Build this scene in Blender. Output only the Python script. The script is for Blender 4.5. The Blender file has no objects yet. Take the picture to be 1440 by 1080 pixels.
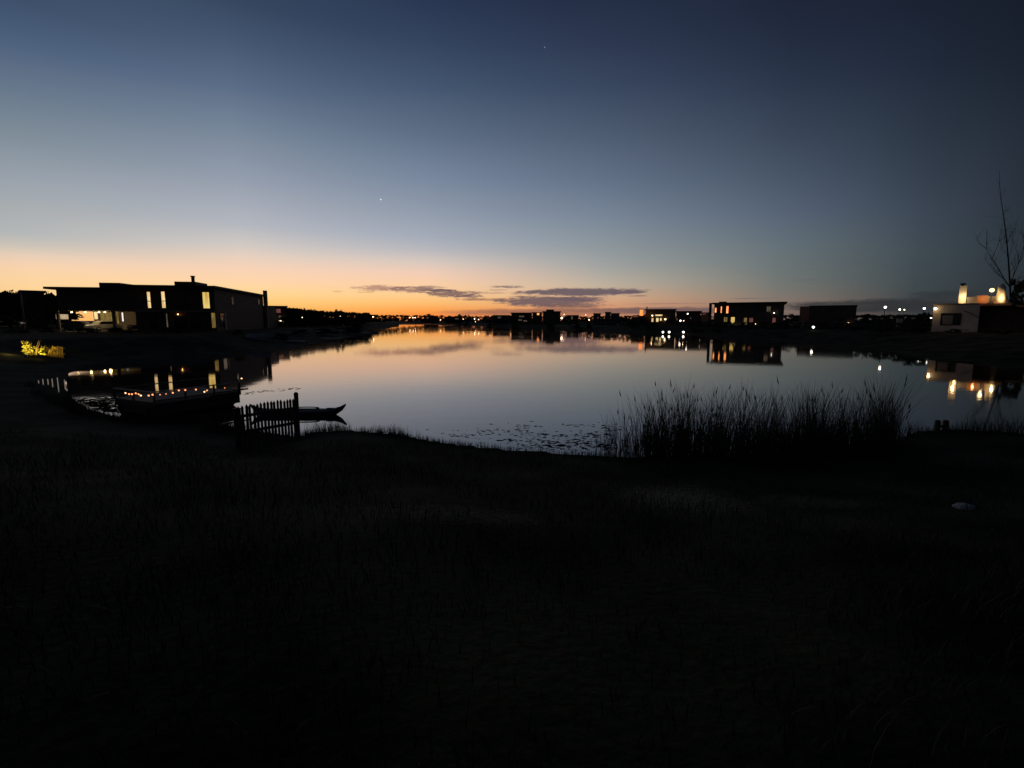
import bpy, math, random
import numpy as np
R = math.radians
sc = bpy.context.scene
COL = sc.collection
random.seed(11)
RS = np.random.RandomState(7)

# ------------------------------------------------------------------ camera
FPX = 700.0                      # focal length in pixels of the 1440 px wide photograph
PITCH = math.atan(89/FPX)
CAMZ = 3.0
cp, sp = math.cos(PITCH), math.sin(PITCH)
cam = bpy.data.cameras.new('camera'); camo = bpy.data.objects.new('camera', cam); COL.objects.link(camo)
camo.location = (0, 0, CAMZ); camo.rotation_euler = (R(90)-PITCH, 0, 0)
cam.sensor_width = 36; cam.lens = 36*FPX/1440; cam.clip_start = .05; cam.clip_end = 9000
sc.camera = camo

def ray(px, py):
    u = (px-720)/FPX; v = (540-py)/FPX
    return (u, cp+v*sp, -sp+v*cp)
def P(px, py, Y):
    d = ray(px, py); k = Y/d[1]
    return (d[0]*k, Y, CAMZ+d[2]*k)
def G(px, py, z=0.0):
    d = ray(px, py); k = (z-CAMZ)/d[2]
    return (d[0]*k, d[1]*k)
def azel(px, py):
    d = ray(px, py)
    return math.degrees(math.atan2(d[0], d[1])), math.degrees(math.atan2(d[2], math.hypot(d[0], d[1])))
def Zat(py, Y): return P(720, py, Y)[2]

def lin(c):
    o = []
    for x in c[:3]:
        x /= 255.0
        o.append(x/12.92 if x <= .04045 else ((x+.055)/1.055)**2.4)
    return (o[0], o[1], o[2], 1.0)

# ------------------------------------------------------------------ mesh builder
class MB:
    def __init__(s): s.v = []; s.f = []
    def box(s, x0, x1, y0, y1, z0, z1):
        x0, x1 = min(x0, x1), max(x0, x1); y0, y1 = min(y0, y1), max(y0, y1); z0, z1 = min(z0, z1), max(z0, z1)
        n = len(s.v)
        s.v += [(x0,y0,z0),(x1,y0,z0),(x1,y1,z0),(x0,y1,z0),(x0,y0,z1),(x1,y0,z1),(x1,y1,z1),(x0,y1,z1)]
        s.f += [tuple(n+i for i in q) for q in ((3,2,1,0),(4,5,6,7),(0,1,5,4),(1,2,6,5),(2,3,7,6),(3,0,4,7))]
        return s
    def tube(s, pts, rad, n=8, cap=True):
        base = len(s.v); m = len(pts)
        if not hasattr(rad, '__len__'): rad = [rad]*m
        for i, p in enumerate(pts):
            a = np.array(pts[max(i-1,0)]); b = np.array(pts[min(i+1,m-1)])
            d = b-a; d = d/(np.linalg.norm(d)+1e-9)
            up = np.array((0,0,1.)) if abs(d[2]) < .9 else np.array((1.,0,0))
            e1 = np.cross(d, up); e1 /= np.linalg.norm(e1); e2 = np.cross(d, e1)
            for k in range(n):
                t = 2*math.pi*k/n
                q = np.array(p)+rad[i]*(math.cos(t)*e1+math.sin(t)*e2)
                s.v.append(tuple(q))
        for i in range(m-1):
            for k in range(n):
                a = base+i*n+k; b = base+i*n+(k+1) % n
                s.f.append((a, b, b+n, a+n))
        if cap:
            s.f.append(tuple(base+k for k in range(n)))
            s.f.append(tuple(base+(m-1)*n+k for k in reversed(range(n))))
        return s
    def ball(s, c, r, n=10, m=7, sz=1.0):
        base = len(s.v)
        s.v.append((c[0], c[1], c[2]+r*sz))
        for i in range(1, m):
            a = math.pi*i/m
            for k in range(n):
                t = 2*math.pi*k/n
                s.v.append((c[0]+r*math.sin(a)*math.cos(t), c[1]+r*math.sin(a)*math.sin(t), c[2]+r*sz*math.cos(a)))
        s.v.append((c[0], c[1], c[2]-r*sz)); last = len(s.v)-1
        for k in range(n):
            s.f.append((base, base+1+k, base+1+(k+1) % n))
            s.f.append((last, base+1+(m-2)*n+(k+1) % n, base+1+(m-2)*n+k))
        for i in range(m-2):
            for k in range(n):
                a = base+1+i*n+k; b = base+1+i*n+(k+1) % n
                s.f.append((a, a+n, b+n, b))
        return s
    def loft(s, rings, cap=True):
        base = len(s.v); n = len(rings[0])
        for r in rings: s.v += [tuple(p) for p in r]
        for i in range(len(rings)-1):
            for k in range(n):
                a = base+i*n+k; b = base+i*n+(k+1) % n
                s.f.append((a, b, b+n, a+n))
        if cap:
            s.f.append(tuple(base+k for k in reversed(range(n))))
            s.f.append(tuple(base+(len(rings)-1)*n+k for k in range(n)))
        return s
    def build(s, name, mat, parent=None, smooth=False):
        me = bpy.data.meshes.new(name); me.from_pydata(s.v, [], s.f); me.update()
        if mat: me.materials.append(mat)
        if smooth:
            for p in me.polygons: p.use_smooth = True
        o = bpy.data.objects.new(name, me); COL.objects.link(o)
        if parent: o.parent = parent
        return o

def tag(o, label=None, cat=None, group=None, kind=None):
    if label: o['label'] = label
    if cat: o['category'] = cat
    if group: o['group'] = group
    if kind: o['kind'] = kind
    return o
def empty(name, loc, rot=0, label=None, cat=None, group=None):
    o = bpy.data.objects.new(name, None); COL.objects.link(o)
    o.location = loc; o.rotation_euler = (0, 0, rot); o.empty_display_size = .3
    return tag(o, label, cat, group)
def copy_tree(o, parent=None):
    c = o.copy(); COL.objects.link(c); c.parent = parent
    for ch in o.children: copy_tree(ch, c)
    return c

# ------------------------------------------------------------------ materials
def mat(name, a, b=None, rough=.75, scale=3.0, detail=5, bump=0.0, metal=0.0, spec=.3, stretch=None):
    m = bpy.data.materials.new(name); m.use_nodes = True
    nt = m.node_tree; bs = nt.nodes['Principled BSDF']
    bs.inputs['Roughness'].default_value = rough; bs.inputs['Metallic'].default_value = metal
    bs.inputs['Specular IOR Level'].default_value = spec
    if b is None: b = tuple(x*.6 for x in a)
    tc = nt.nodes.new('ShaderNodeTexCoord'); no = nt.nodes.new('ShaderNodeTexNoise')
    no.inputs['Scale'].default_value = scale; no.inputs['Detail'].default_value = detail
    src = tc.outputs['Object']
    if stretch:
        mp = nt.nodes.new('ShaderNodeMapping'); mp.inputs['Scale'].default_value = stretch
        nt.links.new(src, mp.inputs['Vector']); src = mp.outputs['Vector']
    nt.links.new(src, no.inputs['Vector'])
    cr = nt.nodes.new('ShaderNodeValToRGB')
    cr.color_ramp.elements[0].position = .35; cr.color_ramp.elements[0].color = (*a, 1)
    cr.color_ramp.elements[1].position = .68; cr.color_ramp.elements[1].color = (*b, 1)
    nt.links.new(no.outputs['Fac'], cr.inputs['Fac']); nt.links.new(cr.outputs['Color'], bs.inputs['Base Color'])
    if bump:
        bp = nt.nodes.new('ShaderNodeBump'); bp.inputs['Strength'].default_value = bump
        nt.links.new(no.outputs['Fac'], bp.inputs['Height']); nt.links.new(bp.outputs['Normal'], bs.inputs['Normal'])
    return m
def glow(name, rgb, strength=1.0, rgb2=None, scale=2.0, stretch=(1,1,1)):
    m = bpy.data.materials.new(name); m.use_nodes = True
    nt = m.node_tree; bs = nt.nodes['Principled BSDF']
    bs.inputs['Base Color'].default_value = (.3, .28, .25, 1)
    bs.inputs['Emission Strength'].default_value = strength
    if rgb2 is None:
        bs.inputs['Emission Color'].default_value = lin(rgb)
    else:
        tc = nt.nodes.new('ShaderNodeTexCoord'); no = nt.nodes.new('ShaderNodeTexNoise'); mp = nt.nodes.new('ShaderNodeMapping')
        mp.inputs['Scale'].default_value = stretch; no.inputs['Scale'].default_value = scale
        cr = nt.nodes.new('ShaderNodeValToRGB')
        cr.color_ramp.elements[0].position = .35; cr.color_ramp.elements[0].color = lin(rgb)
        cr.color_ramp.elements[1].position = .65; cr.color_ramp.elements[1].color = lin(rgb2)
        nt.links.new(tc.outputs['Object'], mp.inputs['Vector']); nt.links.new(mp.outputs['Vector'], no.inputs['Vector'])
        nt.links.new(no.outputs['Fac'], cr.inputs['Fac']); nt.links.new(cr.outputs['Color'], bs.inputs['Emission Color'])
    return m

M = {}
M['plaster_dark'] = mat('dark_plaster', (.17,.125,.10), (.10,.075,.06), scale=1.2)
M['brick'] = mat('brown_brick', (.16,.10,.07), (.10,.065,.05), scale=4)
M['plaster_grey'] = mat('grey_plaster', (.26,.25,.24), (.20,.19,.18), scale=1)
M['plaster_pale'] = mat('pale_plaster', (.48,.43,.39), (.40,.35,.32), scale=.8)
M['plaster_white'] = mat('white_plaster', (.72,.66,.57), (.56,.50,.43), scale=.9)
M['terracotta'] = mat('terracotta_plaster', (.50,.26,.15), (.40,.20,.12), scale=1.3)
M['roof'] = mat('roof_membrane', (.06,.055,.055), (.04,.04,.04), scale=2)
M['concrete'] = mat('concrete', (.35,.34,.32), (.27,.26,.25), scale=2)
M['wood'] = mat('weathered_wood', (.11,.085,.065), (.06,.05,.04), scale=3, stretch=(1,8,8))
M['wood_pale'] = mat('silvered_wood', (.42,.40,.38), (.30,.29,.28), scale=3, stretch=(1,8,8))
M['white_paint'] = mat('white_paint', (.78,.77,.75), (.68,.67,.65), rough=.4, scale=2)
M['frame'] = mat('window_frame', (.05,.05,.05), (.035,.035,.035), rough=.5)
M['glass'] = mat('dark_glass', (.01,.012,.014), (.014,.016,.018), rough=.06, spec=.5)
M['metal'] = mat('dark_metal', (.06,.06,.065), (.04,.04,.045), rough=.45, metal=.6)
M['rubber'] = mat('rubber', (.02,.02,.02), (.012,.012,.012), rough=.8)
M['car_dark'] = mat('dark_car_paint', (.02,.022,.03), (.016,.018,.025), rough=.25, spec=.5)
M['car_pale'] = mat('silver_car_paint', (.55,.55,.56), (.48,.48,.5), rough=.3, spec=.5)
M['kayak'] = mat('dark_green_hull', (.03,.045,.04), (.02,.03,.028), rough=.4)
M['hull_pale'] = mat('pale_hull', (.5,.48,.47), (.38,.37,.36), rough=.45)
M['tarp'] = mat('grey_tarpaulin', (.33,.31,.30), (.24,.23,.23), rough=.6, bump=.2)
M['bark'] = mat('bark', (.05,.04,.03), (.03,.025,.02), scale=6, bump=.4)
M['leaf'] = mat('leaf', (.05,.07,.03), (.03,.045,.02), scale=1.5)
M['leaf_olive'] = mat('olive_leaf', (.12,.13,.04), (.07,.09,.03), scale=2)
M['reed'] = mat('reed_leaf', (.10,.085,.05), (.05,.045,.028), scale=.8)
M['blade'] = mat('grass_blade', (.045,.042,.024), (.016,.016,.010), scale=.9)
M['weed'] = mat('water_weed', (.02,.026,.014), (.012,.015,.01), scale=2, rough=1, spec=0)
M['stone'] = mat('pale_stone', (.5,.48,.45), (.35,.34,.32), scale=6, bump=.3)
W_WARM = glow('lit_window_warm', (255,236,184), 1.0, (226,176,96), 1.6, (1.4,1,.5))
W_YEL = glow('lit_window_yellow', (244,216,128), 1.0, (190,150,66), 1.4, (2.5,1,.35))
W_WHITE = glow('lit_window_white', (255,250,240), 1.0)
W_OLIVE = glow('curtained_window_olive', (140,116,60), .9, (66,52,22), 2.5, (3,1,.3))
W_ORANGE = glow('lit_window_orange', (255,170,95), 1.6, (255,130,60), 1.2)
W_DIM = glow('dim_window_grey', (96,84,70), .8, (60,52,44), 1.0)
W_PINK = glow('dim_window_pink', (120,72,62), .8, (90,52,48), 1.0)
def lampmat(name, rgb, s): return glow(name, rgb, s)
L_WHITE = lampmat('lamp_white', (255,248,235), 6)
L_WARM = lampmat('lamp_warm', (255,222,165), 6)
L_ORANGE = lampmat('lamp_orange', (255,190,120), 6)
L_FAR = lampmat('far_lamp_white', (255,228,198), 10)
L_FARWARM = lampmat('far_lamp_warm', (255,196,138), 7)
L_BULB = lampmat('fairy_bulb', (255,150,95), 2.2)
L_BULBW = lampmat('fairy_bulb_white', (255,200,150), 2.4)
L_STREAK = glow('stake_light', (205,188,172), .26)

# ------------------------------------------------------------------ world: twilight sky
def build_world():
    w = bpy.data.worlds.new('World'); sc.world = w; w.use_nodes = True
    nt = w.node_tree; N = nt.nodes; Lk = nt.links
    bg = N['Background']
    def val(x):
        return x
    def math_(op, a, b=None, c=None, clamp=False):
        n = N.new('ShaderNodeMath'); n.operation = op; n.use_clamp = clamp
        for i, q in enumerate((a, b, c)):
            if q is None: continue
            if isinstance(q, (int, float)): n.inputs[i].default_value = q
            else: Lk.new(q, n.inputs[i])
        return n.outputs[0]
    tc = N.new('ShaderNodeTexCoord'); sx = N.new('ShaderNodeSeparateXYZ'); Lk.new(tc.outputs['Generated'], sx.inputs[0])
    az = math_('DEGREES', math_('ARCTAN2', sx.outputs[0], sx.outputs[1]))
    el = math_('DEGREES', math_('ARCSINE', sx.outputs[2]))
    fac = math_('DIVIDE', el, 90.0, clamp=True)
    S = SKY
    cols = sorted(S.items())
    prev = None; prev_az = None
    for a, (x, stops) in cols:
        cr = N.new('ShaderNodeValToRGB'); Lk.new(fac, cr.inputs['Fac'])
        ramp = cr.color_ramp; ramp.interpolation = 'B_SPLINE' if False else 'LINEAR'
        pts = []
        for y, c in stops:
            e = azel(x, y)[1] if x is not None else y
            pts.append((max(e, 0)/90.0, lin(c)))
        pts.append((60/90.0, lin(ZEN))); pts.sort()
        ramp.elements[0].position = pts[0][0]; ramp.elements[0].color = pts[0][1]
        ramp.elements[1].position = pts[1][0]; ramp.elements[1].color = pts[1][1]
        for p, c in pts[2:]:
            k = ramp.elements.new(p); k.color = c
        out = cr.outputs['Color']
        if prev is not None:
            mr = N.new('ShaderNodeMapRange'); mr.interpolation_type = 'LINEAR'
            mr.inputs['From Min'].default_value = prev_az; mr.inputs['From Max'].default_value = a
            Lk.new(az, mr.inputs['Value'])
            mx = N.new('ShaderNodeMix'); mx.data_type = 'RGBA'
            Lk.new(mr.outputs[0], mx.inputs['Factor']); Lk.new(prev, mx.inputs[6]); Lk.new(out, mx.inputs[7])
            prev = mx.outputs[2]
        else: prev = out
        prev_az = a
    # stratus streaks low over the glow
    cv = N.new('ShaderNodeCombineXYZ'); Lk.new(az, cv.inputs[0]); Lk.new(math_('MULTIPLY', el, 5.0), cv.inputs[1])
    n1 = N.new('ShaderNodeTexNoise'); n1.inputs['Scale'].default_value = .85; n1.inputs['Detail'].default_value = 9; n1.inputs['Roughness'].default_value = .72; n1.inputs['Distortion'].default_value = .6
    Lk.new(cv.outputs[0], n1.inputs['Vector'])
    nz = math_('SUBTRACT', n1.outputs['Fac'], .5)
    n2 = N.new('ShaderNodeTexNoise'); n2.inputs['Scale'].default_value = .16; n2.inputs['Detail'].default_value = 3
    Lk.new(cv.outputs[0], n2.inputs['Vector'])
    nz2 = math_('SUBTRACT', n2.outputs['Fac'], .5)
    for (px, py, rx, ry, c, op, soft, k) in CLOUDS:
        a0, e0 = azel(px, py); a1, e1 = azel(px+rx, py-ry)
        wa = abs(a1-a0); we = abs(e1-e0)
        dx = math_('DIVIDE', math_('SUBTRACT', az, a0), wa)
        dy = math_('DIVIDE', math_('ADD', math_('SUBTRACT', el, e0), math_('MULTIPLY', nz2, we*.9)), we)
        q = math_('ADD', math_('MULTIPLY', dx, dx), math_('MULTIPLY', dy, dy))
        q = math_('SUBTRACT', 1.0, q)
        q = math_('ADD', q, math_('MULTIPLY', nz, k))
        mr = N.new('ShaderNodeMapRange'); mr.interpolation_type = 'SMOOTHSTEP'
        mr.inputs['From Min'].default_value = -soft*.3; mr.inputs['From Max'].default_value = soft
        mr.inputs['To Max'].default_value = op
        Lk.new(q, mr.inputs['Value'])
        mx = N.new('ShaderNodeMix'); mx.data_type = 'RGBA'
        Lk.new(mr.outputs[0], mx.inputs['Factor']); Lk.new(prev, mx.inputs[6]); mx.inputs[7].default_value = lin(c)
        prev = mx.outputs[2]
    # two first stars
    for (px, py, s) in ((535.5, 280.5, .75), (766, 66.5, .14)):
        d = ray(px, py); l = math.sqrt(sum(t*t for t in d))
        vm = N.new('ShaderNodeVectorMath'); vm.operation = 'DOT_PRODUCT'
        vm.inputs[1].default_value = [t/l for t in d]; Lk.new(tc.outputs['Generated'], vm.inputs[0])
        mr = N.new('ShaderNodeMapRange')
        mr.inputs['From Min'].default_value = math.cos(R(.085)); mr.inputs['From Max'].default_value = math.cos(R(.02)); mr.inputs['To Max'].default_value = s
        Lk.new(vm.outputs['Value'], mr.inputs['Value'])
        mx = N.new('ShaderNodeMix'); mx.data_type = 'RGBA'; mx.blend_type = 'ADD'; mx.inputs['Factor'].default_value = 1
        cc = N.new('ShaderNodeCombineColor')
        for i in range(3): Lk.new(mr.outputs[0], cc.inputs[i])
        Lk.new(prev, mx.inputs[6]); Lk.new(cc.outputs[0], mx.inputs[7]); prev = mx.outputs[2]
    # physical sky after sunset, very faint, under the measured twilight colours
    sk = N.new('ShaderNodeTexSky'); sk.sky_type = 'NISHITA'; sk.sun_disc = False
    sk.sun_elevation = R(-3.5); sk.sun_rotation = R(-22)
    b2 = N.new('ShaderNodeBackground'); Lk.new(sk.outputs[0], b2.inputs['Color']); b2.inputs['Strength'].default_value = .002
    bg.inputs['Strength'].default_value = 1.0; Lk.new(prev, bg.inputs['Color'])
    ad = N.new('ShaderNodeAddShader'); Lk.new(bg.outputs[0], ad.inputs[0]); Lk.new(b2.outputs[0], ad.inputs[1])
    Lk.new(ad.outputs[0], N['World Output'].inputs['Surface'])

ZEN = (17,23,36)
SKY = {   # azimuth: (pixel column, [(pixel row, colour)])
 -180: (None, [(0,(30,32,40)),(15,(24,29,42))]),
 -95: (None, [(0,(70,62,58)),(6,(66,66,70)),(15,(52,58,72)),(30,(36,44,60))]),
 -43.5: (25, [(0,(60,78,104)),(60,(76,96,124)),(125,(103,119,139)),(187,(126,140,152)),(250,(153,162,172)),(300,(172,176,178)),(328,(181,184,185)),(344,(203,195,183)),(358,(231,207,184)),(372,(248,211,176)),(390,(253,213,163)),(415,(255,212,146)),(451,(255,190,110))]),
 -28: (330, [(0,(54,70,95)),(60,(70,88,114)),(120,(90,108,134)),(190,(122,137,155)),(250,(148,157,173)),(315,(180,183,191)),(345,(211,202,195)),(362,(234,209,189)),(378,(249,211,182)),(395,(255,214,170)),(412,(255,215,148)),(425,(255,206,124)),(436,(255,188,98)),(451,(255,158,72))]),
 -9.5: (600, [(0,(42,55,82)),(60,(53,68,95)),(120,(68,86,112)),(190,(95,111,133)),(250,(121,136,158)),(300,(146,156,172)),(335,(166,173,186)),(352,(186,184,189)),(368,(216,200,190)),(384,(242,205,182)),(400,(252,207,166)),(414,(255,205,146)),(426,(255,190,112)),(436,(254,164,80)),(444,(248,140,64)),(451,(232,118,58))]),
 10: (850, [(0,(36,46,68)),(60,(45,56,80)),(120,(56,70,94)),(190,(78,92,113)),(250,(98,112,134)),(300,(118,132,150)),(345,(140,150,156)),(375,(161,163,160)),(400,(190,176,158)),(420,(216,170,134)),(436,(214,146,106)),(451,(180,116,90))]),
 27.5: (1100, [(0,(29,37,55)),(60,(35,44,63)),(120,(43,54,74)),(190,(58,70,88)),(250,(72,86,104)),(300,(87,100,118)),(345,(101,113,120)),(380,(108,117,117)),(405,(118,119,113)),(425,(134,118,108)),(451,(120,98,92))]),
 38.5: (1290, [(0,(25,33,48)),(100,(32,41,57)),(190,(43,53,67)),(250,(52,62,76)),(300,(60,70,84)),(350,(64,75,83)),(400,(63,73,77)),(430,(62,66,68)),(451,(56,56,58))]),
 44.5: (1430, [(0,(22,28,40)),(100,(27,35,47)),(200,(37,45,57)),(300,(43,52,61)),(350,(45,54,61)),(400,(45,52,57)),(451,(42,43,46))]),
 90: (None, [(0,(32,33,38)),(10,(30,34,42)),(30,(24,29,40))]),
 180: (None, [(0,(30,32,40)),(15,(24,29,42))]),
}
GREY = (112,92,96); GREY2 = (104,90,98)
CLOUDS = [  # px, py, rx, ry, colour, opacity, softness, noise gain
 (1240,430,185,15,(48,49,52),.92,.8,1.6), (1165,431,80,8,(64,62,63),.7,1.0,2.2), (1330,414,60,8,(46,50,54),.7,1,2.2),
 (930,437,150,7,(112,90,90),.92,.7,1.6), (750,439,140,6,(148,100,84),.88,1.0,1.4), (800,434,60,5,(140,100,88),.6,.9,1.8),
 (540,405.5,44,3.6,(172,128,114),.8,.9,5.5), (585,407.5,44,4.2,(140,108,102),.85,.9,5.0), (600,404,26,2.4,(150,116,108),.7,.9,5),
 (636,412.5,46,5,(128,100,96),.92,.8,4.6), (618,408.5,26,2.6,GREY,.85,.9,5), (655,416.5,24,2.4,GREY,.85,.9,5),
 (664,421,24,2.6,(140,104,92),.8,1,5), (700,421.5,24,2.6,(134,102,94),.8,1,5), (712,403.2,26,2.0,(136,114,112),.85,.9,4.5),
 (684,412,26,1.8,(180,142,126),.6,1,5), (700,408,18,1.6,(170,136,124),.5,1,5), (742,412,26,3.0,(128,106,106),.7,.9,5), (735,417,20,1.6,(150,116,108),.6,1,5),
 (822,410.5,92,7.4,GREY2,.95,.7,2.4), (765,410.5,40,3.4,(112,96,100),.9,.8,3.4), (772,424,80,8.6,(112,92,96),.95,.7,2.6), (812,420,44,4.2,(108,90,96),.85,.8,3.2), (800,430,60,3.2,(118,92,92),.8,.9,2.6), (884,411,26,3.4,GREY2,.9,.7,3.2), (898,416,16,1.4,GREY2,.6,1,3.4), 
 (940,427,70,1.6,(150,116,104),.7,1,3.5), (1060,419.5,40,1.8,(112,104,100),.6,1,3.5), (1135,394,30,2.2,(92,98,104),.5,1,3.5),
 (515,411,14,1.2,(210,160,110),.7,1,4), (475,410,10,1.0,(214,164,118),.6,1,4), (505,404,14,1.2,(214,172,140),.6,1,4.5),
]
build_world()

# ------------------------------------------------------------------ lake outline and terrain
SHORE_PX = [(92,541),(97,553),(112,566),(128,575),(165,585),(215,590),(290,590),(345,603),(420,613),(445,606),(490,604),(560,610),(600,618),(650,625),(700,630),(800,637),
            (870,641),(1000,641),(1150,636),(1250,622),(1290,606),(1340,603),(1400,606),(1440,610),(1560,616),(1750,600),
            (1700,548),(1440,521),(1370,512),(1320,509),(1290,503),(1240,493),(1205,488),(1100,480),(1000,475),(960,470.5),(890,468),(800,463.5),(740,461.2),(700,459.4),(640,456.2),(600,455.2),(563,455.4),
            (562,459.6),(519,462.4),(517,470.5),(475,477),(440,483),(424,487.5),(400,492.5),(380,496),(300,500),(210,504),(150,508),(120,514),(99,525)]
LAKE = np.array([G(*p) for p in SHORE_PX])
def sdist(xy):                      # signed distance to the shore, positive on land
    xy = np.asarray(xy, float); n = len(LAKE)
    best = np.full(len(xy), 1e18); inside = np.zeros(len(xy), bool)
    for i in range(n):
        a = LAKE[i]; b = LAKE[(i+1) % n]; ab = b-a
        t = np.clip(((xy-a)@ab)/(ab@ab), 0, 1)
        d = ((xy-a-t[:, None]*ab)**2).sum(1); best = np.minimum(best, d)
        c = ((a[1] > xy[:, 1]) != (b[1] > xy[:, 1]))
        with np.errstate(divide='ignore', invalid='ignore'):
            xs = (b[0]-a[0])*(xy[:, 1]-a[1])/(b[1]-a[1])+a[0]
        inside ^= c & (xy[:, 0] < xs)
    d = np.sqrt(best)
    return np.where(inside, -d, d)
def hnoise(x, y):
    return (np.sin(x*.9+1.3*np.sin(y*.7))*np.cos(y*.8+.6*np.sin(x*1.1))*.5+np.sin(x*2.3+y*1.7)*.22+np.cos(x*3.9-y*3.1)*.14)
def height(xy):
    xy = np.asarray(xy, float); d = sdist(xy)
    t = np.clip(d/11.0, 0, 1); h = 1.5*t*t*(3-2*t)
    amp = np.clip(d/2.5, 0, 1)*.06*np.clip(14/(np.hypot(xy[:, 0], xy[:, 1])+1e-6), 0, 1)**1.5
    h = h+amp*hnoise(xy[:, 0], xy[:, 1])+np.clip(d/1.0, 0, 1)*.03
    under = np.clip(d*.35, -1.6, 0)
    return np.where(d > 0, h, under)
def GA(px, py):                      # where the sight line meets the terrain
    d = ray(px, py); prev = 2.0
    Y = 2.0
    while Y < 400:
        k = Y/d[1]
        if CAMZ+d[2]*k < float(height([(d[0]*k, Y)])[0]): break
        prev = Y; Y *= 1.02
    for _ in range(12):
        m = (prev+Y)/2; k = m/d[1]
        if CAMZ+d[2]*k < float(height([(d[0]*k, m)])[0]): Y = m
        else: prev = m
    k = Y/d[1]
    return d[0]*k, Y
def gz(x, y): return float(height([(x, y)])[0])

def build_ground():
    ang = np.linspace(-math.pi, math.pi, 361)[:-1]
    ang = np.sort(np.concatenate([ang, np.linspace(R(-52), R(52), 340)]))
    rad = np.concatenate([[.4], np.linspace(.8, 22, 80), np.geomspace(22.6, 160, 90), np.geomspace(170, 6000, 34)])
    A, Rr = np.meshgrid(ang, rad)
    x = (np.sin(A)*Rr).ravel(); y = (np.cos(A)*Rr).ravel()
    z = height(np.stack([x, y], 1))
    n = len(ang); m = len(rad)
    v = np.stack([x, y, z], 1).tolist()
    f = []
    for i in range(m-1):
        for k in range(n):
            a = i*n+k; b = i*n+(k+1) % n
            f.append((a, b, b+n, a+n))
    f.append(tuple(reversed(range(n))))
    me = bpy.data.meshes.new('ground'); me.from_pydata(v, [], f); me.update()
    for p in me.polygons: p.use_smooth = True
    g = bpy.data.materials.new('turf'); g.use_nodes = True
    nt = g.node_tree; bs = nt.nodes['Principled BSDF']; bs.inputs['Roughness'].default_value = .95; bs.inputs['Specular IOR Level'].default_value = .05
    tc = nt.nodes.new('ShaderNodeTexCoord')
    n1 = nt.nodes.new('ShaderNodeTexNoise'); n1.inputs['Scale'].default_value = .55; n1.inputs['Detail'].default_value = 7
    n2 = nt.nodes.new('ShaderNodeTexNoise'); n2.inputs['Scale'].default_value = 14; n2.inputs['Detail'].default_value = 8
    for n_ in (n1, n2): nt.links.new(tc.outputs['Object'], n_.inputs['Vector'])
    c1 = nt.nodes.new('ShaderNodeValToRGB'); c1.color_ramp.elements[0].position = .4; c1.color_ramp.elements[0].color = (.016,.017,.010,1)
    c1.color_ramp.elements[1].position = .66; c1.color_ramp.elements[1].color = (.10,.095,.055,1)
    nt.links.new(n1.outputs['Fac'], c1.inputs['Fac'])
    prevc = c1.outputs[0]
    sxyz = nt.nodes.new('ShaderNodeSeparateXYZ'); nt.links.new(tc.outputs['Object'], sxyz.inputs[0])
    for (ppx, ppy, wx_, wy_) in ((950, 700, .95, 1.2), (1150, 705, .9, .6), (640, 720, 1.2, .5)):
        gx, gy = GA(ppx, ppy)
        def mth(op, a, b):
            n = nt.nodes.new('ShaderNodeMath'); n.operation = op
            for i, q in enumerate((a, b)):
                if isinstance(q, (int, float)): n.inputs[i].default_value = q
                else: nt.links.new(q, n.inputs[i])
            return n.outputs[0]
        ax = mth('DIVIDE', mth('SUBTRACT', sxyz.outputs[0], gx), wx_); ay = mth('DIVIDE', mth('SUBTRACT', sxyz.outputs[1], gy), wy_)
        q = mth('ADD', mth('MULTIPLY', ax, ax), mth('MULTIPLY', ay, ay))
        q = mth('ADD', mth('SUBTRACT', 1.0, q), mth('MULTIPLY', mth('SUBTRACT', n2.outputs['Fac'], .5), 3.0))
        mr_ = nt.nodes.new('ShaderNodeMapRange'); nt.links.new(q, mr_.inputs['Value']); mr_.inputs['From Min'].default_value = 0; mr_.inputs['From Max'].default_value = 1.3
        mr_.inputs['To Max'].default_value = .9 if ppx == 950 else .45
        mm = nt.nodes.new('ShaderNodeMix'); mm.data_type = 'RGBA'; nt.links.new(mr_.outputs[0], mm.inputs['Factor']); nt.links.new(prevc, mm.inputs[6]); mm.inputs[7].default_value = (.42,.38,.24,1)
        prevc = mm.outputs[2]
    mx = nt.nodes.new('ShaderNodeMix'); mx.data_type = 'RGBA'; mx.blend_type = 'MULTIPLY'; mx.inputs['Factor'].default_value = .8
    nt.links.new(prevc, mx.inputs[6]); nt.links.new(n2.outputs['Color'], mx.inputs[7]); nt.links.new(mx.outputs[2], bs.inputs['Base Color'])
    bp = nt.nodes.new('ShaderNodeBump'); bp.inputs['Strength'].default_value = .6; bp.inputs['Distance'].default_value = .05
    nt.links.new(n2.outputs['Fac'], bp.inputs['Height']); nt.links.new(bp.outputs['Normal'], bs.inputs['Normal'])
    me.materials.append(g)
    o = bpy.data.objects.new('ground', me); COL.objects.link(o); tag(o, 'dark grassy lakeside ground sloping down to the water', kind='structure')
    # water
    wm = bpy.data.materials.new('lake_water'); wm.use_nodes = True
    nt = wm.node_tree; bs = nt.nodes['Principled BSDF']
    pass
    tc = nt.nodes.new('ShaderNodeTexCoord'); mp = nt.nodes.new('ShaderNodeMapping'); mp.inputs['Scale'].default_value = (.5, 1.0, 1)
    nn = nt.nodes.new('ShaderNodeTexNoise'); nn.inputs['Scale'].default_value = 1.3; nn.inputs['Detail'].default_value = 4
    nt.links.new(tc.outputs['Object'], mp.inputs['Vector']); nt.links.new(mp.outputs[0], nn.inputs['Vector'])
    bp = nt.nodes.new('ShaderNodeBump'); bp.inputs['Strength'].default_value = .05; bp.inputs['Distance'].default_value = .05
    nt.links.new(nn.outputs['Fac'], bp.inputs['Height'])
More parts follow.
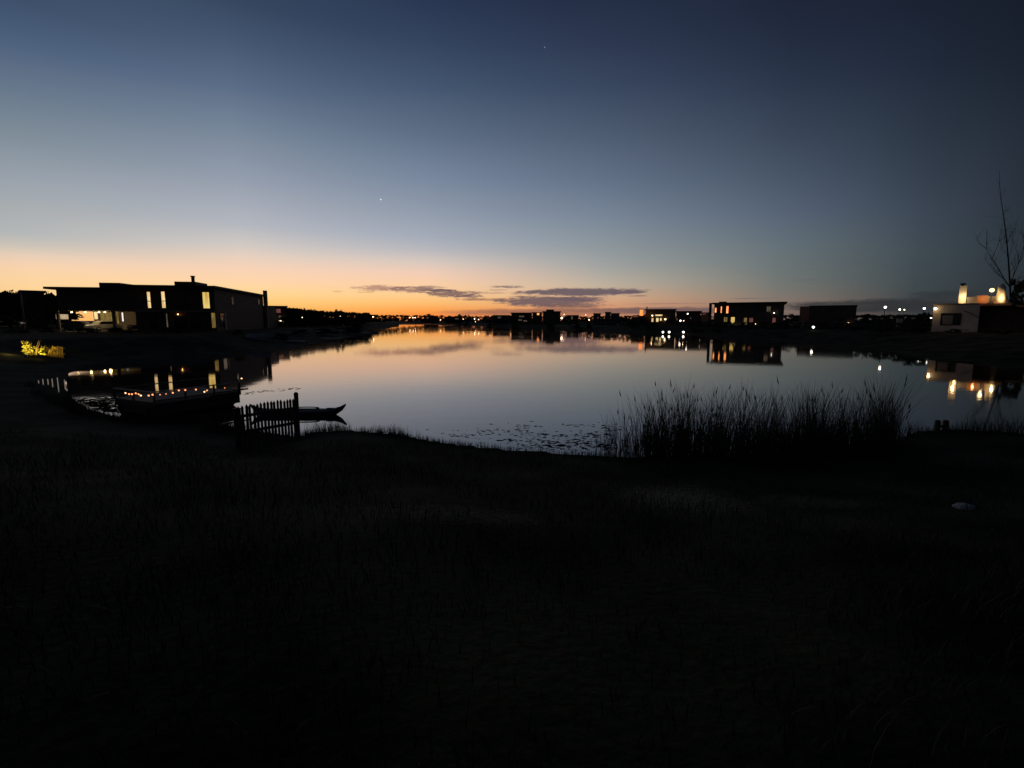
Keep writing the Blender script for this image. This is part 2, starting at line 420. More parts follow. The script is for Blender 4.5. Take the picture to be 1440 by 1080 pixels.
    # breeze patches: slightly rougher water in broad bands
    n3 = nt.nodes.new('ShaderNodeTexNoise'); n3.inputs['Scale'].default_value = .05; n3.inputs['Detail'].default_value = 3
    nt.links.new(tc.outputs['Object'], n3.inputs['Vector'])
    mr = nt.nodes.new('ShaderNodeMapRange'); mr.inputs['From Min'].default_value = .4; mr.inputs['From Max'].default_value = .65
    mr.inputs['To Min'].default_value = .025; mr.inputs['To Max'].default_value = .05
    nt.links.new(n3.outputs['Fac'], mr.inputs['Value'])
    gl = nt.nodes.new('ShaderNodeBsdfGlossy'); gl.inputs['Color'].default_value = (1,.93,.88,1)
    nt.links.new(mr.outputs[0], gl.inputs['Roughness']); nt.links.new(bp.outputs['Normal'], gl.inputs['Normal'])
    fn = nt.nodes.new('ShaderNodeFresnel'); fn.inputs['IOR'].default_value = 1.33
    ma = nt.nodes.new('ShaderNodeMath'); ma.operation = 'MULTIPLY_ADD'; ma.inputs[1].default_value = .76; ma.inputs[2].default_value = .24; ma.use_clamp = True
    nt.links.new(fn.outputs[0], ma.inputs[0])
    df = nt.nodes.new('ShaderNodeBsdfDiffuse'); df.inputs['Color'].default_value = (.010,.009,.008,1)
    ms = nt.nodes.new('ShaderNodeMixShader'); nt.links.new(ma.outputs[0], ms.inputs[0])
    nt.links.new(df.outputs[0], ms.inputs[1]); nt.links.new(gl.outputs[0], ms.inputs[2]); nt.links.new(ms.outputs[0], nt.nodes['Material Output'].inputs['Surface'])
    nt.nodes.remove(bs)
    b = MB(); pts = LAKE; c = 1.0
    xs = [float(p[0]) for p in pts]; ys = [float(p[1]) for p in pts]
    b.v = [(min(xs)-6, min(ys)-1, 0), (max(xs)+6, min(ys)-1, 0), (max(xs)+6, max(ys)+6, 0), (min(xs)-6, max(ys)+6, 0)]; b.f = [(0,1,2,3)]
    w = b.build('lake', wm); tag(w, 'calm lake reflecting the sunset sky', kind='structure')
build_ground()

# ------------------------------------------------------------------ grasses
def blades(name, pts, hts, wid, bend, material, label, cat, seg=3, heads=None):
    v = []; f = []
    for (x, y, z), h in zip(pts, hts):
        a = RS.uniform(0, 2*math.pi); fa = a+RS.normal(0, .5)
        lean = bend*(2.2 if RS.rand() < .09 else 1.0)
        bx, by = math.cos(fa)*lean*h*RS.uniform(.2, 1.2), math.sin(fa)*lean*h*RS.uniform(.2, 1.2)
        wx, wy = -math.sin(a)*wid*.5, math.cos(a)*wid*.5
        n = len(v)
        for i in range(seg):
            t = i/seg; k = 1-t*.75
            cx, cy, cz = x+bx*t*t, y+by*t*t, z+h*t*(1-.12*bend*t)
            v += [(cx-wx*k, cy-wy*k, cz), (cx+wx*k, cy+wy*k, cz)]
        v.append((x+bx, y+by, z+h*(1-.12*bend)))
        for i in range(seg-1):
            q = n+2*i; f.append((q, q+1, q+3, q+2))
        q = n+2*(seg-1); f.append((q, q+1, q+2))
        if heads is not None and RS.rand() < heads:
            tx, ty, tz = x+bx, y+by, z+h*(1-.12*bend)
            r = wid*1.1; hh = RS.uniform(.06, .13); n = len(v)
            dx, dy = bx*.5*hh, by*.5*hh
            v += [(tx-r, ty, tz-hh*.4), (tx, ty-r, tz-hh*.4), (tx+r, ty, tz-hh*.4), (tx, ty+r, tz-hh*.4), (tx+dx, ty+dy, tz+hh), (tx-dx, ty-dy, tz-hh)]
            for i in range(4):
                f.append((n+i, n+(i+1) % 4, n+4)); f.append((n+(i+1) % 4, n+i, n+5))
    me = bpy.data.meshes.new(name); me.from_pydata(v, [], f); me.update(); me.materials.append(material)
    o = bpy.data.objects.new(name, me); COL.objects.link(o)
    return tag(o, label, cat, kind='stuff')

def scatter_grass():
    n = 30000
    Y = 1.2+10.5*RS.rand(n)**.75; X = (RS.rand(n)*2-1)*(Y*1.08+.6)
    xy = np.stack([X, Y], 1); d = sdist(xy); z = height(xy)
    tuft = hnoise(X*1.4, Y*1.4)+RS.normal(0, .25, n)
    keep = (d > .05) & (tuft > -.35)
    xy = xy[keep]; z = z[keep]; tf = tuft[keep]
    h = np.clip(.07+.09*tf+RS.rand(len(z))*.06, .04, .26)+.28*np.clip(tf-.55, 0, 1)*RS.rand(len(z))
    blades('grass', [(a[0], a[1], b-.01) for a, b in zip(xy, z)], h, .008, .6, M['blade'], 'dark unmown grass covering the near bank', 'grass')
    # taller tufts along the near edge of the water
    pts = []; hs = []
    cl = [(450,604,.30,90),(468,604,.34,120),(482,602,.30,80),(515,606,.20,70),(535,608,.26,110),(552,610,.30,140),(568,612,.28,90),(590,616,.14,60),(610,620,.12,70),(640,624,.13,60),(655,626,.18,50),(690,630,.13,60),(720,631,.1,60),(760,634,.1,60),(800,637,.1,60),(840,640,.16,60),
          (48,545,.3,90),(58,556,.4,110),(75,562,.45,120),(90,567,.5,140),(104,573,.6,140),(112,578,.65,150),(122,582,.5,120),(140,586,.4,130),(165,590,.38,140),(185,592,.3,140),(210,594,.28,150),(235,595,.28,140),(260,595,.28,140),(285,594,.3,140),(318,600,.4,160),(340,610,.35,120),(355,612,.3,110),(325,606,.4,120),(300,606,.35,90),(380,614,.2,80),(430,610,.22,80),(1275,612,.5,120),(1300,607,.22,100),(1330,604,.2,90),(1350,604,.3,100),(1368,606,.42,110),(1390,607,.38,110),(1412,609,.5,120),(1436,611,.55,130)]
    for px, py, h, k in cl:
        x0, y0 = G(px, py, .02)
        for _ in range(k):
            x = x0+RS.normal(0, .16); y = y0-.12+RS.normal(0, .12)
            pts.append((x, y, max(gz(x, y), -.05))); hs.append(h*RS.uniform(.45, 1.25))
    for _ in range(2600):
        px = RS.uniform(-60, 900); i = RS.randint(0, 17)
        t = RS.rand(); a = LAKE[i]; b = LAKE[i+1]; q = a+(b-a)*t
        x, y = q[0]+RS.normal(0, .1), q[1]-abs(RS.normal(.05, .12))
        pts.append((x, y, max(gz(x, y), -.04))); hs.append(RS.uniform(.05, .16))
    blades('bank_grass', pts, hs, .009, .55, M['blade'], 'dark tufts of grass along the near water edge', 'grass')
    # reed bed
    pts = []; hs = []
    centres = [(848,.55,14),(862,.85,26),(882,1.0,40),(905,1.15,55),(918,1.25,50),(930,1.3,60),(942,1.25,50),(957,1.38,80),(968,1.3,60),(985,1.2,60),(1000,1.3,85),(1018,1.25,70),(1040,1.4,90),(1062,1.25,70),(1078,1.3,80),(1100,1.15,70),(1122,1.25,90),(1140,1.35,110),(1158,1.15,80),(1180,1.2,90),(1205,1.15,80),(1225,1.2,90),(1243,1.4,120),(1256,1.0,36)]
    for px, h, k in centres:
        for _ in range(int(k*2.4)):
            py = RS.uniform(612, 646)
            x, y = G(px+RS.normal(0, 7), py, 0)
            pts.append((x, y, max(gz(x, y), -.3)-.02)); hs.append(h*1.2*RS.uniform(.45, 1.22)*(1.0 if RS.rand() < .75 else .7))
    for _ in range(2200):
        px = 868+385*RS.rand()**.8; py = RS.uniform(618, 650); x, y = G(px, py, 0)
        pts.append((x, y, max(gz(x, y), -.3)-.02)); hs.append(RS.uniform(.35, .95)*(.55 if px < 905 else 1))
    blades('reeds', pts, hs, .013, .38, M['reed'], 'tall dark reeds standing in the near water on the right', 'reeds', seg=5, heads=.035)
    # floating weed
    v = []; f = []
    spots = []
    for _ in range(70):
        px = 590+270*RS.rand(); lo = 612+(px-590)*.10
        spots.append((px, RS.uniform(lo-26*RS.rand()**.6, lo+18), RS.uniform(.012, .04)))
    for cx_, cy_, sx_, sy_, k_ in ((700,606,26,2,40),(742,600,16,1.6,26),(765,612,24,2.4,60),(800,622,26,3,110),(835,612,18,3,70),(848,628,14,4,90),(812,598,14,1.5,24),(720,619,20,2,40),(655,612,14,1.6,30),(782,629,24,2,70),(860,603,9,3,40)):
        for _ in range(k_): spots.append((cx_+RS.normal(0, sx_), cy_+RS.normal(0, sy_), RS.uniform(.008, .045)*(2.0 if RS.rand() < .06 else 1)))
    for _ in range(20):
        px = 690+180*RS.rand(); spots.append((px, RS.uniform(592, 638), RS.uniform(.014, .05)))
    for _ in range(60):
        px = 345+78*RS.rand(); spots.append((px, 553-(px-345)*.09+RS.normal(0, 1.0), RS.uniform(.02, .06)))
    for _ in range(900):  # weed cover thickened here to dull the bright sky reflection
        px = RS.uniform(100, 185); spots.append((px, 562+14*RS.rand()+RS.normal(0,4), RS.uniform(.02, .10)))
    for px, py, r in spots:
        x, y = G(px, py, 0)
        if sdist([(x, y)])[0] > -.05: continue
        n = len(v); k = 7
        for i in range(k):
            t = 2*math.pi*i/k; rr = r*RS.uniform(.5, 1.2)
            v.append((x+math.cos(t)*rr*1.6, y+math.sin(t)*rr*.8, .004+.003*RS.rand()))
        f.append(tuple(range(n, n+k)))
    me = bpy.data.meshes.new('floating_weed'); me.from_pydata(v, [], f); me.update(); me.materials.append(M['weed'])
    o = bpy.data.objects.new('floating_weed', me); COL.objects.link(o); tag(o, 'dark flecks of water weed floating by the near bank', 'water weed', kind='stuff')
scatter_grass()

# ------------------------------------------------------------------ trees
def crown_arrays(seed, n_cl=12, per=55, leaf=.05, shape='round'):
    r = np.random.RandomState(seed); V = []; F = []
    for c in range(n_cl):
        if shape == 'round':
            a = r.uniform(0, 2*math.pi); q = r.uniform(0, 1)**.6; h = r.uniform(.34, .9)
            wr = .34*math.sin(math.pi*min(max((h-.2)/.85, 0), 1))**.7
            c0 = np.array((math.cos(a)*q*wr, math.sin(a)*q*wr, h))
            cr = r.uniform(.08, .15)
        else:
            h = r.uniform(.1, .85); a = r.uniform(0, 2*math.pi); q = .42*r.uniform(.2, 1)
            c0 = np.array((math.cos(a)*q, math.sin(a)*q, h*.9)); cr = r.uniform(.1, .2)
        for _ in range(per):
            d = r.normal(0, 1, 3); d /= np.linalg.norm(d); p = c0+d*cr*r.uniform(.35, 1.1)*np.array((1, 1, .8))
            u = r.normal(0, 1, 3); u /= np.linalg.norm(u); w = np.cross(u, r.normal(0, 1, 3)); w /= np.linalg.norm(w)
            s = leaf*r.uniform(.6, 1.4); n = len(V)
            V += [p-u*s, p+w*s*.5, p+u*s, p-w*s*.5]; F.append((n, n+1, n+2, n+3))
    return np.array(V), F
CROWNS = [crown_arrays(s, 15, 60, .045) for s in (1, 2, 3, 4)]
SHRUBS = [crown_arrays(s, 14, 60, .06, 'shrub') for s in (21, 22)]
def mesh_of(name, V, F, m):
    me = bpy.data.meshes.new(name); me.from_pydata([tuple(map(float, p)) for p in V], [], F); me.update(); me.materials.append(m); return me
CROWN_ME = [mesh_of('crown', V, F, M['leaf']) for V, F in CROWNS]
SHRUB_ME = [mesh_of('foliage', V, F, M['leaf']) for V, F in SHRUBS]
def trunk_mb(seed):
    r = np.random.RandomState(seed); b = MB()
    b.tube([(0,0,-.05),(.01,0,.2),(.0,.01,.45),(.02,0,.75)], [.035,.028,.02,.006], 7)
    for _ in range(6):
        a = r.uniform(0, 2*math.pi); h = r.uniform(.25, .55); l = r.uniform(.18, .32)
        b.tube([(0,0,h), (math.cos(a)*l*.5, math.sin(a)*l*.5, h+l*.45), (math.cos(a)*l, math.sin(a)*l, h+l*.9)], [.014,.009,.003], 5)
    return b
TRUNK_ME = []
for s in range(4):
    b = trunk_mb(s+40); TRUNK_ME.append(mesh_of('trunk', b.v, b.f, M['bark']))
def tree(px, pytop, Y, wpx, label, group='trees on the lake shore', shrub=False):
    x, y, ztop = P(px, pytop, Y); zb = gz(x, y); h = max(ztop-zb, .6); w = wpx*Y/FPX
    root = empty('shrub' if shrub else 'tree', (x, y, zb), random.uniform(0, 6), label, 'shrub' if shrub else 'tree', group)
    k = random.randrange(2 if shrub else 4)
    me = (SHRUB_ME if shrub else CROWN_ME)[k]
    o = bpy.data.objects.new('foliage' if shrub else 'crown', me); COL.objects.link(o); o.parent = root
    t = bpy.data.objects.new('stem' if shrub else 'trunk', TRUNK_ME[k]); COL.objects.link(t); t.parent = root
    sxy = w/(.95 if not shrub else 1.0)
    o.scale = (sxy, sxy, h); t.scale = (min(h, sxy*1.3), min(h, sxy*1.3), h)
    return root
def treeline(name, prof, n, label, spread=.12):
    V = []; F = []; r = np.random.RandomState(len(label))
    for i in range(n):
        t = (i+r.rand())/n; s = t*(len(prof)-1); k = min(int(s), len(prof)-2); q = s-k
        px = prof[k][0]*(1-q)+prof[k+1][0]*q; py = prof[k][1]*(1-q)+prof[k+1][1]*q
        Y = math.exp(math.log(prof[k][2])*(1-q)+math.log(prof[k+1][2])*q)
        py += abs(r.normal(0, .8)) if r.rand() > .12 else -r.rand()*1.5
        Y *= 1+r.uniform(0, spread)
        x, y, zt = P(px, py, Y); zb = 1.3; h = max(zt-zb, 1.5)
        cv, cf = CROWNS[r.randint(4)]; a = r.uniform(0, 6.28); w = h*r.uniform(.9, 1.7)
        ca, sa = math.cos(a), math.sin(a); n0 = len(V)
        V += [(x+(p[0]*ca-p[1]*sa)*w, y+(p[0]*sa+p[1]*ca)*w, zb-.15*h+p[2]*h*1.12) for p in cv]
        F += [tuple(n0+j for j in g) for g in cf]
    me = bpy.data.meshes.new(name); me.from_pydata(V, [], F); me.update(); me.materials.append(M['leaf'])
    o = bpy.data.objects.new(name, me); COL.objects.link(o); tag(o, label, 'trees', kind='stuff')
treeline('far_wood', [(395,431,118),(420,433,128),(440,434,135),(463,436.5,150),(490,437.5,165),(512,439,190),(521,441.5,280),(545,442.5,340),(580,442,480),(620,442.5,560),(660,443.5,560),(700,444,520),(760,445,480),(820,445,450),(880,445.5,420),(950,444,330),(1000,443,260)], 150, 'dark wooded skyline beyond the far end of the lake')
treeline('far_wood', [(395,444,105),(430,446,112),(470,447,125),(512,449,150)], 34, 'low dark scrub on the left bank below the wooded skyline', .05)
treeline('shore_scrub', [(575,447.5,400),(640,448.5,330),(690,449.5,250),(740,451,200),(800,452,168),(880,453,132),(925,455.5,120)], 90, 'dark scrub along the far water edge below the town')
treeline('shore_scrub', [(965,461,108),(1000,463,104),(1060,465,98),(1120,467,92),(1200,468,78),(1260,471,66),(1300,473,60)], 60, 'dark scrub along the right water edge below the dark houses')
treeline('far_wood', [(640,442.8,420),(700,443.5,400),(760,442.5,380),(820,443.5,360),(880,442.5,330),(920,440,300),(990,441.5,230)], 70, 'dark trees standing between the far houses')
treeline('far_wood', [(-60,410,118),(20,408,118),(60,411,120),(90,414,122)], 26, 'dark wood closing the skyline at the far left edge')
treeline('far_wood', [(-60,428,100),(20,430,100),(80,432,104)], 16, 'low dark scrub at the far left edge')
treeline('far_wood', [(1000,442,230),(1060,443,220),(1115,441.5,205),(1130,443,200),(1210,441,170),(1250,442,160),(1290,441,140),(1320,441,130),(1440,432,120)], 70, 'dark wood behind the houses on the right bank')

# ------------------------------------------------------------------ houses
class Frame:
    def __init__(s, x, y, rot): s.o = (x, y); s.r = rot; s.c, s.s = math.cos(rot), math.sin(rot)
    def loc(s, x, y):
        dx, dy = x-s.o[0], y-s.o[1]; return dx*s.c+dy*s.s, -dx*s.s+dy*s.c
    def wor(s, x, y): return s.o[0]+x*s.c-y*s.s, s.o[1]+x*s.s+y*s.c
    def hit(s, px, py, axis, v):
        d = ray(px, py); lx, ly = d[0]*s.c+d[1]*s.s, -d[0]*s.s+d[1]*s.c; ox, oy = s.loc(0, 0)
        if axis == 'y': k = (v-oy)/ly; return ox+lx*k, CAMZ+d[2]*k
        k = (v-ox)/lx; return oy+ly*k, CAMZ+d[2]*k
def window(root, zb, x0, x1, z0, z1, y, pm, axis='y', sgn=-1, bars=(), name='window', fw=.06):
    """frame proud of the wall plane y (or x), pane set inside it"""
    f = MB(); p = MB()
    def bx(m, a0, a1, z0_, z1_, d0, d1):
        if axis == 'y': m.box(a0, a1, y+sgn*d0, y+sgn*d1, z0_-zb, z1_-zb)
        else: m.box(y+sgn*d0, y+sgn*d1, a0, a1, z0_-zb, z1_-zb)
    x0, x1 = min(x0, x1), max(x0, x1); z0, z1 = min(z0, z1), max(z0, z1)
    bx(f, x0-fw, x0, z0-fw, z1+fw, -.05, .07); bx(f, x1, x1+fw, z0-fw, z1+fw, -.05, .07)
    bx(f, x0, x1, z0-fw, z0, -.05, .07); bx(f, x0, x1, z1, z1+fw, -.05, .07)
    for b in bars:
        zz = z0+(z1-z0)*b; bx(f, x0, x1, zz-.04, zz+.04, .032, .06)
    bx(p, x0, x1, z0, z1, -.03, .03)
    fo = f.build(name, M['frame'], root); p.build('pane', pm, fo)
    return fo
def lamp_part(root, loc, r, m, name='wall_lamp'):
    b = MB(); b.box(loc[0]-r*.5, loc[0]+r*.5, loc[1], loc[1]+r*1.2, loc[2]+r*.6, loc[2]+r*1.2)
    o = b.build(name, M['metal'], root); MB().ball(loc, r).build('bulb', m, o, True)
    return o
def point(loc, power, rgb, r=.15):
    l = bpy.data.lights.new('lamp_light', 'POINT'); l.energy = power; l.color = lin(rgb)[:3]; l.shadow_soft_size = r
    o = bpy.data.objects.new('lamp_light', l); COL.objects.link(o); o.location = loc
    return o

# generic far house: silhouette box with flat roof, windows by pixel
def house(label, px0, px1, pytop, Y, depth=9, zb=1.4, wall='plaster_dark', wins=(), lamps=(), roofbox=None, over=.35, rot=0, chimney=None, name='house', gable=False):
    cx, _, zt = P((px0+px1)/2, pytop, Y); rot = -math.atan2(cx, Y)*1.06+R(rot); fr = Frame(cx, Y, rot)
    x0 = fr.hit(px0, pytop+6, 'y', 0)[0]; x1 = fr.hit(px1, pytop+6, 'y', 0)[0]
    b_ = (x0+x1)/2; w = x1-x0; h = zt-zb; cx, Yc = fr.wor(b_, 0); fr = Frame(cx, Yc, rot)
    root = empty(name, (cx, Yc, zb), rot, label, 'house', 'houses round the lake')
    b = MB().box(-w/2, w/2, 0, depth, -.6, h-.3 if not gable else h*.62)
    b.build('wall', M[wall], root)
    if gable:
        e = over; hb = h*.62
        rings = [[(-w/2-e, -e, hb), (-w/2-e, depth+e, hb), (-w/2-e, depth/2, h)], [(w/2+e, -e, hb), (w/2+e, depth+e, hb), (w/2+e, depth/2, h)]]
        ro = MB().loft(rings).build('roof', M['roof'], root)
    else:
        ro = MB().box(-w/2-over, w/2+over, -over, depth+over, h-.3, h).build('roof', M['roof'], root)
    if roofbox:
        a0 = fr.hit(roofbox[0], pytop, 'y', 0)[0]; a1 = fr.hit(roofbox[1], pytop, 'y', 0)[0]; zr = Zat(roofbox[2], Y+1)-zb
        MB().box(a0, a1, 1, depth*.6, h-.02, zr).build('roof_box', M['plaster_dark'], ro)
    if chimney:
        a0 = fr.hit(chimney[0], pytop, 'y', 1.5)[0]; a1 = fr.hit(chimney[1], pytop, 'y', 1.5)[0]; zr = Zat(chimney[2], Y+1.5)-zb
        c = MB().box(a0, a1, 1.5, 1.5+max(a1-a0, .5), h*.6, zr).build('chimney', M['brick'], ro)
    for q in wins:
        a0, za = fr.hit(q[0], q[3], 'y', 0); a1, zc = fr.hit(q[1], q[2], 'y', 0)
        window(root, zb, a0, a1, za, zc, 0, q[4])
    # a plain dark door and one unlit window so every side reads as a house
    if not any(abs(q[4] is M['glass']) for q in wins):
        for t in (-.32, .28):
            ww = min(w*.09, 1.3)
            if all(abs(fr.hit((q[0]+q[1])/2, q[2], 'y', 0)[0]-w*t) > ww+.6 for q in wins):
                window(root, zb, w*t-ww, w*t+ww, zb+.9, zb+min(2.1, h*.6), 0, M['glass'])
    for q in lamps:
        a, z = fr.hit(q[0], q[1], 'y', -.3); lamp_part(root, (a, -.3, z-zb), q[2], q[3])
    return root, fr

W = W_WARM
# --- the big house on the left bank
def big_left_house():
    C0 = P(303, 440, 71.0); rot = math.atan2(.204, .979); fr = Frame(C0[0], 71.0, rot); zb = 1.55
    root = empty('large_house', (C0[0], 71.0, zb), rot, 'large dark two-storey flat-roofed house with glowing windows and open lit carport on the left bank', 'house', 'houses round the lake')
    fx = lambda px, py, y=0: fr.hit(px, py, 'y', y)
    xl = fx(80, 420)[0]                                     # left end of the upper floor
    zroofL = fx(100, 403.5, -.8)[1]; zroof = fx(240, 401, -.8)[1]; zmid = fx(150, 437)[1]
    xs = fx(190, 450)[0]                                    # right end of the carport
    xm = fx(160, 400)[0]
    depth = 24.5; zt = zroof-zb
    zm = zmid-zb
    # upper floor and closed ground floor
    b = MB(); b.box(xl, xm, 0, depth, zm, zroofL-zb-.3); b.box(xm, 0, .0, depth, zm+.002, zt-.3)
    b.build('upper_wall', M['plaster_dark'], root)
    b = MB(); b.box(xs, -.02, .25, depth-.02, -.6, zm-.002); b.build('lower_wall', M['brick'], root)
    # carport: back wall, left pier, slab, columns
    MB().box(xl+.6, xs, 6.5, 6.8, -.6, zm-.002).build('carport_wall', M['plaster_pale'], root)
    MB().box(xl+.2, xs, -.6, 6.5, -.5, .02).build('carport_floor', M['concrete'], root)
    for px in (82, 160):
        a = fx(px, 450, .3)[0]; MB().box(a-.14, a+.14, .2, .48, .02, zm-.002).build('column', M['plaster_grey'], root)
    # roof slabs
    b = MB(); b.box(xl-.9, xm, -.9, depth+.6, zroofL-zb-.3, zroofL-zb); b.box(xm, .5, -.9, depth+.6, zt-.3, zt)
    ro = b.build('roof', M['roof'], root)
    for (pa, pb, py, nm) in ((139, 168, 397.5, 'roof_box'), (245, 275, 396, 'roof_box')):
        a0 = fx(pa, py, .8)[0]; a1 = fx(pb, py, .8)[0]; zz = fx((pa+pb)/2, py, .8)[1]-zb
        MB().box(a0, a1, .8, 5, min(zroofL-zb, zt)-.05, zz).build(nm, M['plaster_dark'], ro)
    a0 = fx(269, 395, 2)[0]; a1 = fx(272.4, 395, 2)[0]; zz = fx(270, 388, 2)[1]-zb
    MB().box(a0, a1, 2, 2.4, zt-.1, zz).build('chimney', M['brick'], ro)
    MB().box(a0-.06, a1+.06, 1.94, 2.46, zz-.14, zz+.03).build('chimney_cap', M['concrete'], ro)
    # front windows
    def fwin(p0, p1, q0, q1, m, y=0.0, bars=()):
        x0, z1 = fx(p0, q0, y); x1, z0 = fx(p1, q1, y); return window(root, zb, x0, x1, z0, z1, y, m, bars=bars)
    fwin(206.5, 213, 410.5, 433, W, bars=(.42,)); fwin(226.5, 233.5, 410, 433, W, bars=(.42,))
    fwin(284.5, 295.5, 411, 433.5, W_YEL)
    fwin(105, 130, 413, 428, M['glass']); fwin(172, 190, 412, 429, M['glass'])
    fwin(233.3, 237, 441, 460, W_DIM, .25); fwin(211, 220, 444, 461, M['glass'], .25)
    fwin(297, 304, 440, 461, W_OLIVE, .25)
    # carport back wall openings
    fwin(132, 138.5, 438.5, 449, W, 6.5); fwin(78.5, 97, 442, 449, glow('lit_blind', (205,180,140), .8, (170,140,100), 1.5), 6.5)
    fwin(140, 160, 439, 455, W_OLIVE, 6.5); fwin(171, 174.5, 439.5, 452, W_WHITE, 6.5)
    fwin(163, 168, 438, 455, W_OLIVE, 6.5)
    # ceiling lamps of the carport
    for px, py, yy in ((100.5,437.3,3.0),(119.5,437.4,1.6),(139,437.4,2.6),(147.3,437.5,1.2)):
        x = fx(px, py, yy)[0]
        lb = MB().tube([(x, yy, zm-.02), (x, yy, zm-.10)], .16, 10).build('ceiling_lamp', M['metal'], root)
        MB().ball((x, yy, zm-.16), .13, sz=.6).build('bulb', L_WARM, lb, True)
        wx, wy = fr.wor(x, yy); o = point((wx, wy, zb+zm-.45), 26, (255,214,140)); o.name = 'ceiling_lamp_light'
    x, z = fx(250, 442, -.1); lamp_part(root, (x, -.06, z-zb), .085, L_ORANGE)
    # side facing the lake: windows and pale posts
    sx = lambda px, py, x=0: fr.hit(px, py, 'x', x)
    def swin(p0, p1, q0, q1, m, x=0.0):
        a0, z1 = sx(p0, q0, x); a1, z0 = sx(p1, q1, x); return window(root, zb, a0, a1, z0, z1, x, m, axis='x', sgn=1)
    swin(325, 329, 418, 428, M['glass']); swin(362.8, 364.6, 421, 428, W_DIM); swin(309, 316, 441, 460, M['glass'], -.02)
    a, z0 = sx(317.5, 460); a2, z1 = sx(317.5, 440)
    MB().box(-.02, .10, a-.1, a+.1, z0-zb-.3, z1-zb).build('downpipe', M['white_paint'], root)
    x0, z1 = fx(369.6, 408.5, depth+.7); x1, _ = fx(374.2, 408.5, depth+.7)
    MB().box(x0, x1, depth+.62, depth+1.4, -.5, z1-zb).build('chimney', M['terracotta'], root)
    x2, z2 = fx(376, 430.5, depth+1.5)
    MB().box(-9, x2, depth+.0, depth+8, -.5, z2-zb).build('rear_wing', M['brick'], root)
    # floor band, balcony rail, window surrounds, gutter
    MB().box(xs, .06, -.32, -.022, zm-.14, zm+.10).build('floor_band', M['plaster_grey'], root)
    bm = MB(); xa = fx(238, 430, -.3)[0]; xb_ = fx(278, 430, -.3)[0]
    for i in range(15): q = xa+(xb_-xa)*i/14; bm.box(q-.015, q+.015, -.30, -.27, zm+.10, zm+.95)
    bm.box(xa-.03, xb_+.03, -.31, -.26, zm+.95, zm+1.0); bm.build('balcony_rail', M['metal'], root)
    fwin(243, 262, 412, 432, M['glass']); fwin(246, 262, 445, 461, M['glass'], .25); fwin(268, 282, 442, 461, M['glass'], .25)
    fwin(305.2, 306.2, 440, 461, W_DIM, .25) if 0 else None
    MB().box(xm+.02, -.1, -1.0, -.9, zt-.27, zt-.13).build('gutter', M['metal'], ro)
    q = fx(384, 425, depth+4)
    MB().tube([(x2-.6, depth+4, z2-zb), (x2-.6, depth+4, z2-zb+1.3)], .03, 5).build('aerial', M['metal'], root)
    # low wing behind on the side, slightly lower roofline
    return root, fr, zb
LH, LF, LZ = big_left_house()

def car(loc, rot, paint, label, L=4.3):
    root = empty('parked_car', loc, rot, label, 'car', 'cars parked in the carport')
    prof = [(-.5,.32),(-.5,.72),(-.47,.86),(-.30,.92),(-.20,1.30),(-.10,1.42),(.10,1.43),(.20,1.34),(.30,.98),(.46,.86),(.5,.68),(.5,.32)]
    rings = []
    for yy, k in ((-.84,.97),(-.8,1),(.8,1),(.84,.97)):
        rings.append([(a*L*k, yy*(.82 if z > 1.1 else 1), .18+(z-.18)*(1 if abs(yy) < .82 else .97)) for a, z in prof])
    MB().loft(rings).build('body', paint, root)
    g = MB()
    for s in (-1, 1): g.loft([[(a*L, s*y0, z) for a, z in ((-.26,.98),(-.18,1.30),(.18,1.30),(.26,.98))] for y0 in (.70, .845)])
    g.build('side_window', M['glass'], root)
    for sx_ in (-1, 1):
        for sy in (-1, 1):
            wb = MB().tube([(sx_*L*.31, sy*.72, .32), (sx_*L*.31, sy*.88, .32)], .32, 14).build('wheel', M['rubber'], root)
            MB().tube([(sx_*L*.31, sy*.87, .32), (sx_*L*.31, sy*.895, .32)], .19, 12).build('rim', M['car_pale'], wb)
    for sy in (-.58, .58):
        MB().box(-L*.5-.012, -L*.5+.05, sy-.16, sy+.16, .64, .76).build('headlight', M['white_paint'], root)
    return root
def in_house(px, py, y):
    x, z = LF.hit(px, py, 'y', y); wx, wy = LF.wor(x, y); return wx, wy
wx, wy = in_house(108, 455, 3.0); car((wx, wy, LZ+.02), LF.r+.05, M['car_dark'], 'dark car parked under the lit carport of the big left house')
wx, wy = in_house(146, 457, 3.2); car((wx, wy, LZ+.02), LF.r+R(60), M['car_pale'], 'pale car parked at an angle on the right of the lit carport', 4.0)

# --- neighbours on the left bank
house('low boxy flat-roofed house seen between trees left of the big carport house', 31, 62, 408.5, 92, wall='brick', wins=((38,44,420,428,M['glass']),))
r_, f_ = house('small two-storey house with tiny lit porch lamps right of the large left house', 374, 402.5, 430, 120, wall='brick', wins=((386,394.5,434.5,440,W_PINK),(392.3,395.6,443.5,455,W_DIM)), lamps=((394.3,452,.22,L_WARM),(403.2-.8,452.5,.16,L_WARM)))
tree(8, 408, 96, 40, 'broad dark tree at the far left edge of the skyline'); tree(26, 409, 100, 30, 'dark tree just left of the boxy flat-roofed house')
tree(66, 410.5, 92, 24, 'dark tree filling the gap beside the big left house'); tree(78, 413, 98, 18, 'narrow dark tree behind the left end of the big house roof')
tree(412, 432, 122, 24, 'dark rounded tree right of the small porch-lit house'); tree(472, 434.5, 150, 8, 'small pointed tree rising above the left wooded skyline')
tree(480, 435.5, 152, 6, 'smaller pointed tree on the left skyline, right of its twin'); tree(14, 441, 70, 46, 'low dark tree behind the pale canopy at the left edge'); tree(52, 442, 74, 40, 'low dark tree between pale canopy and carport')
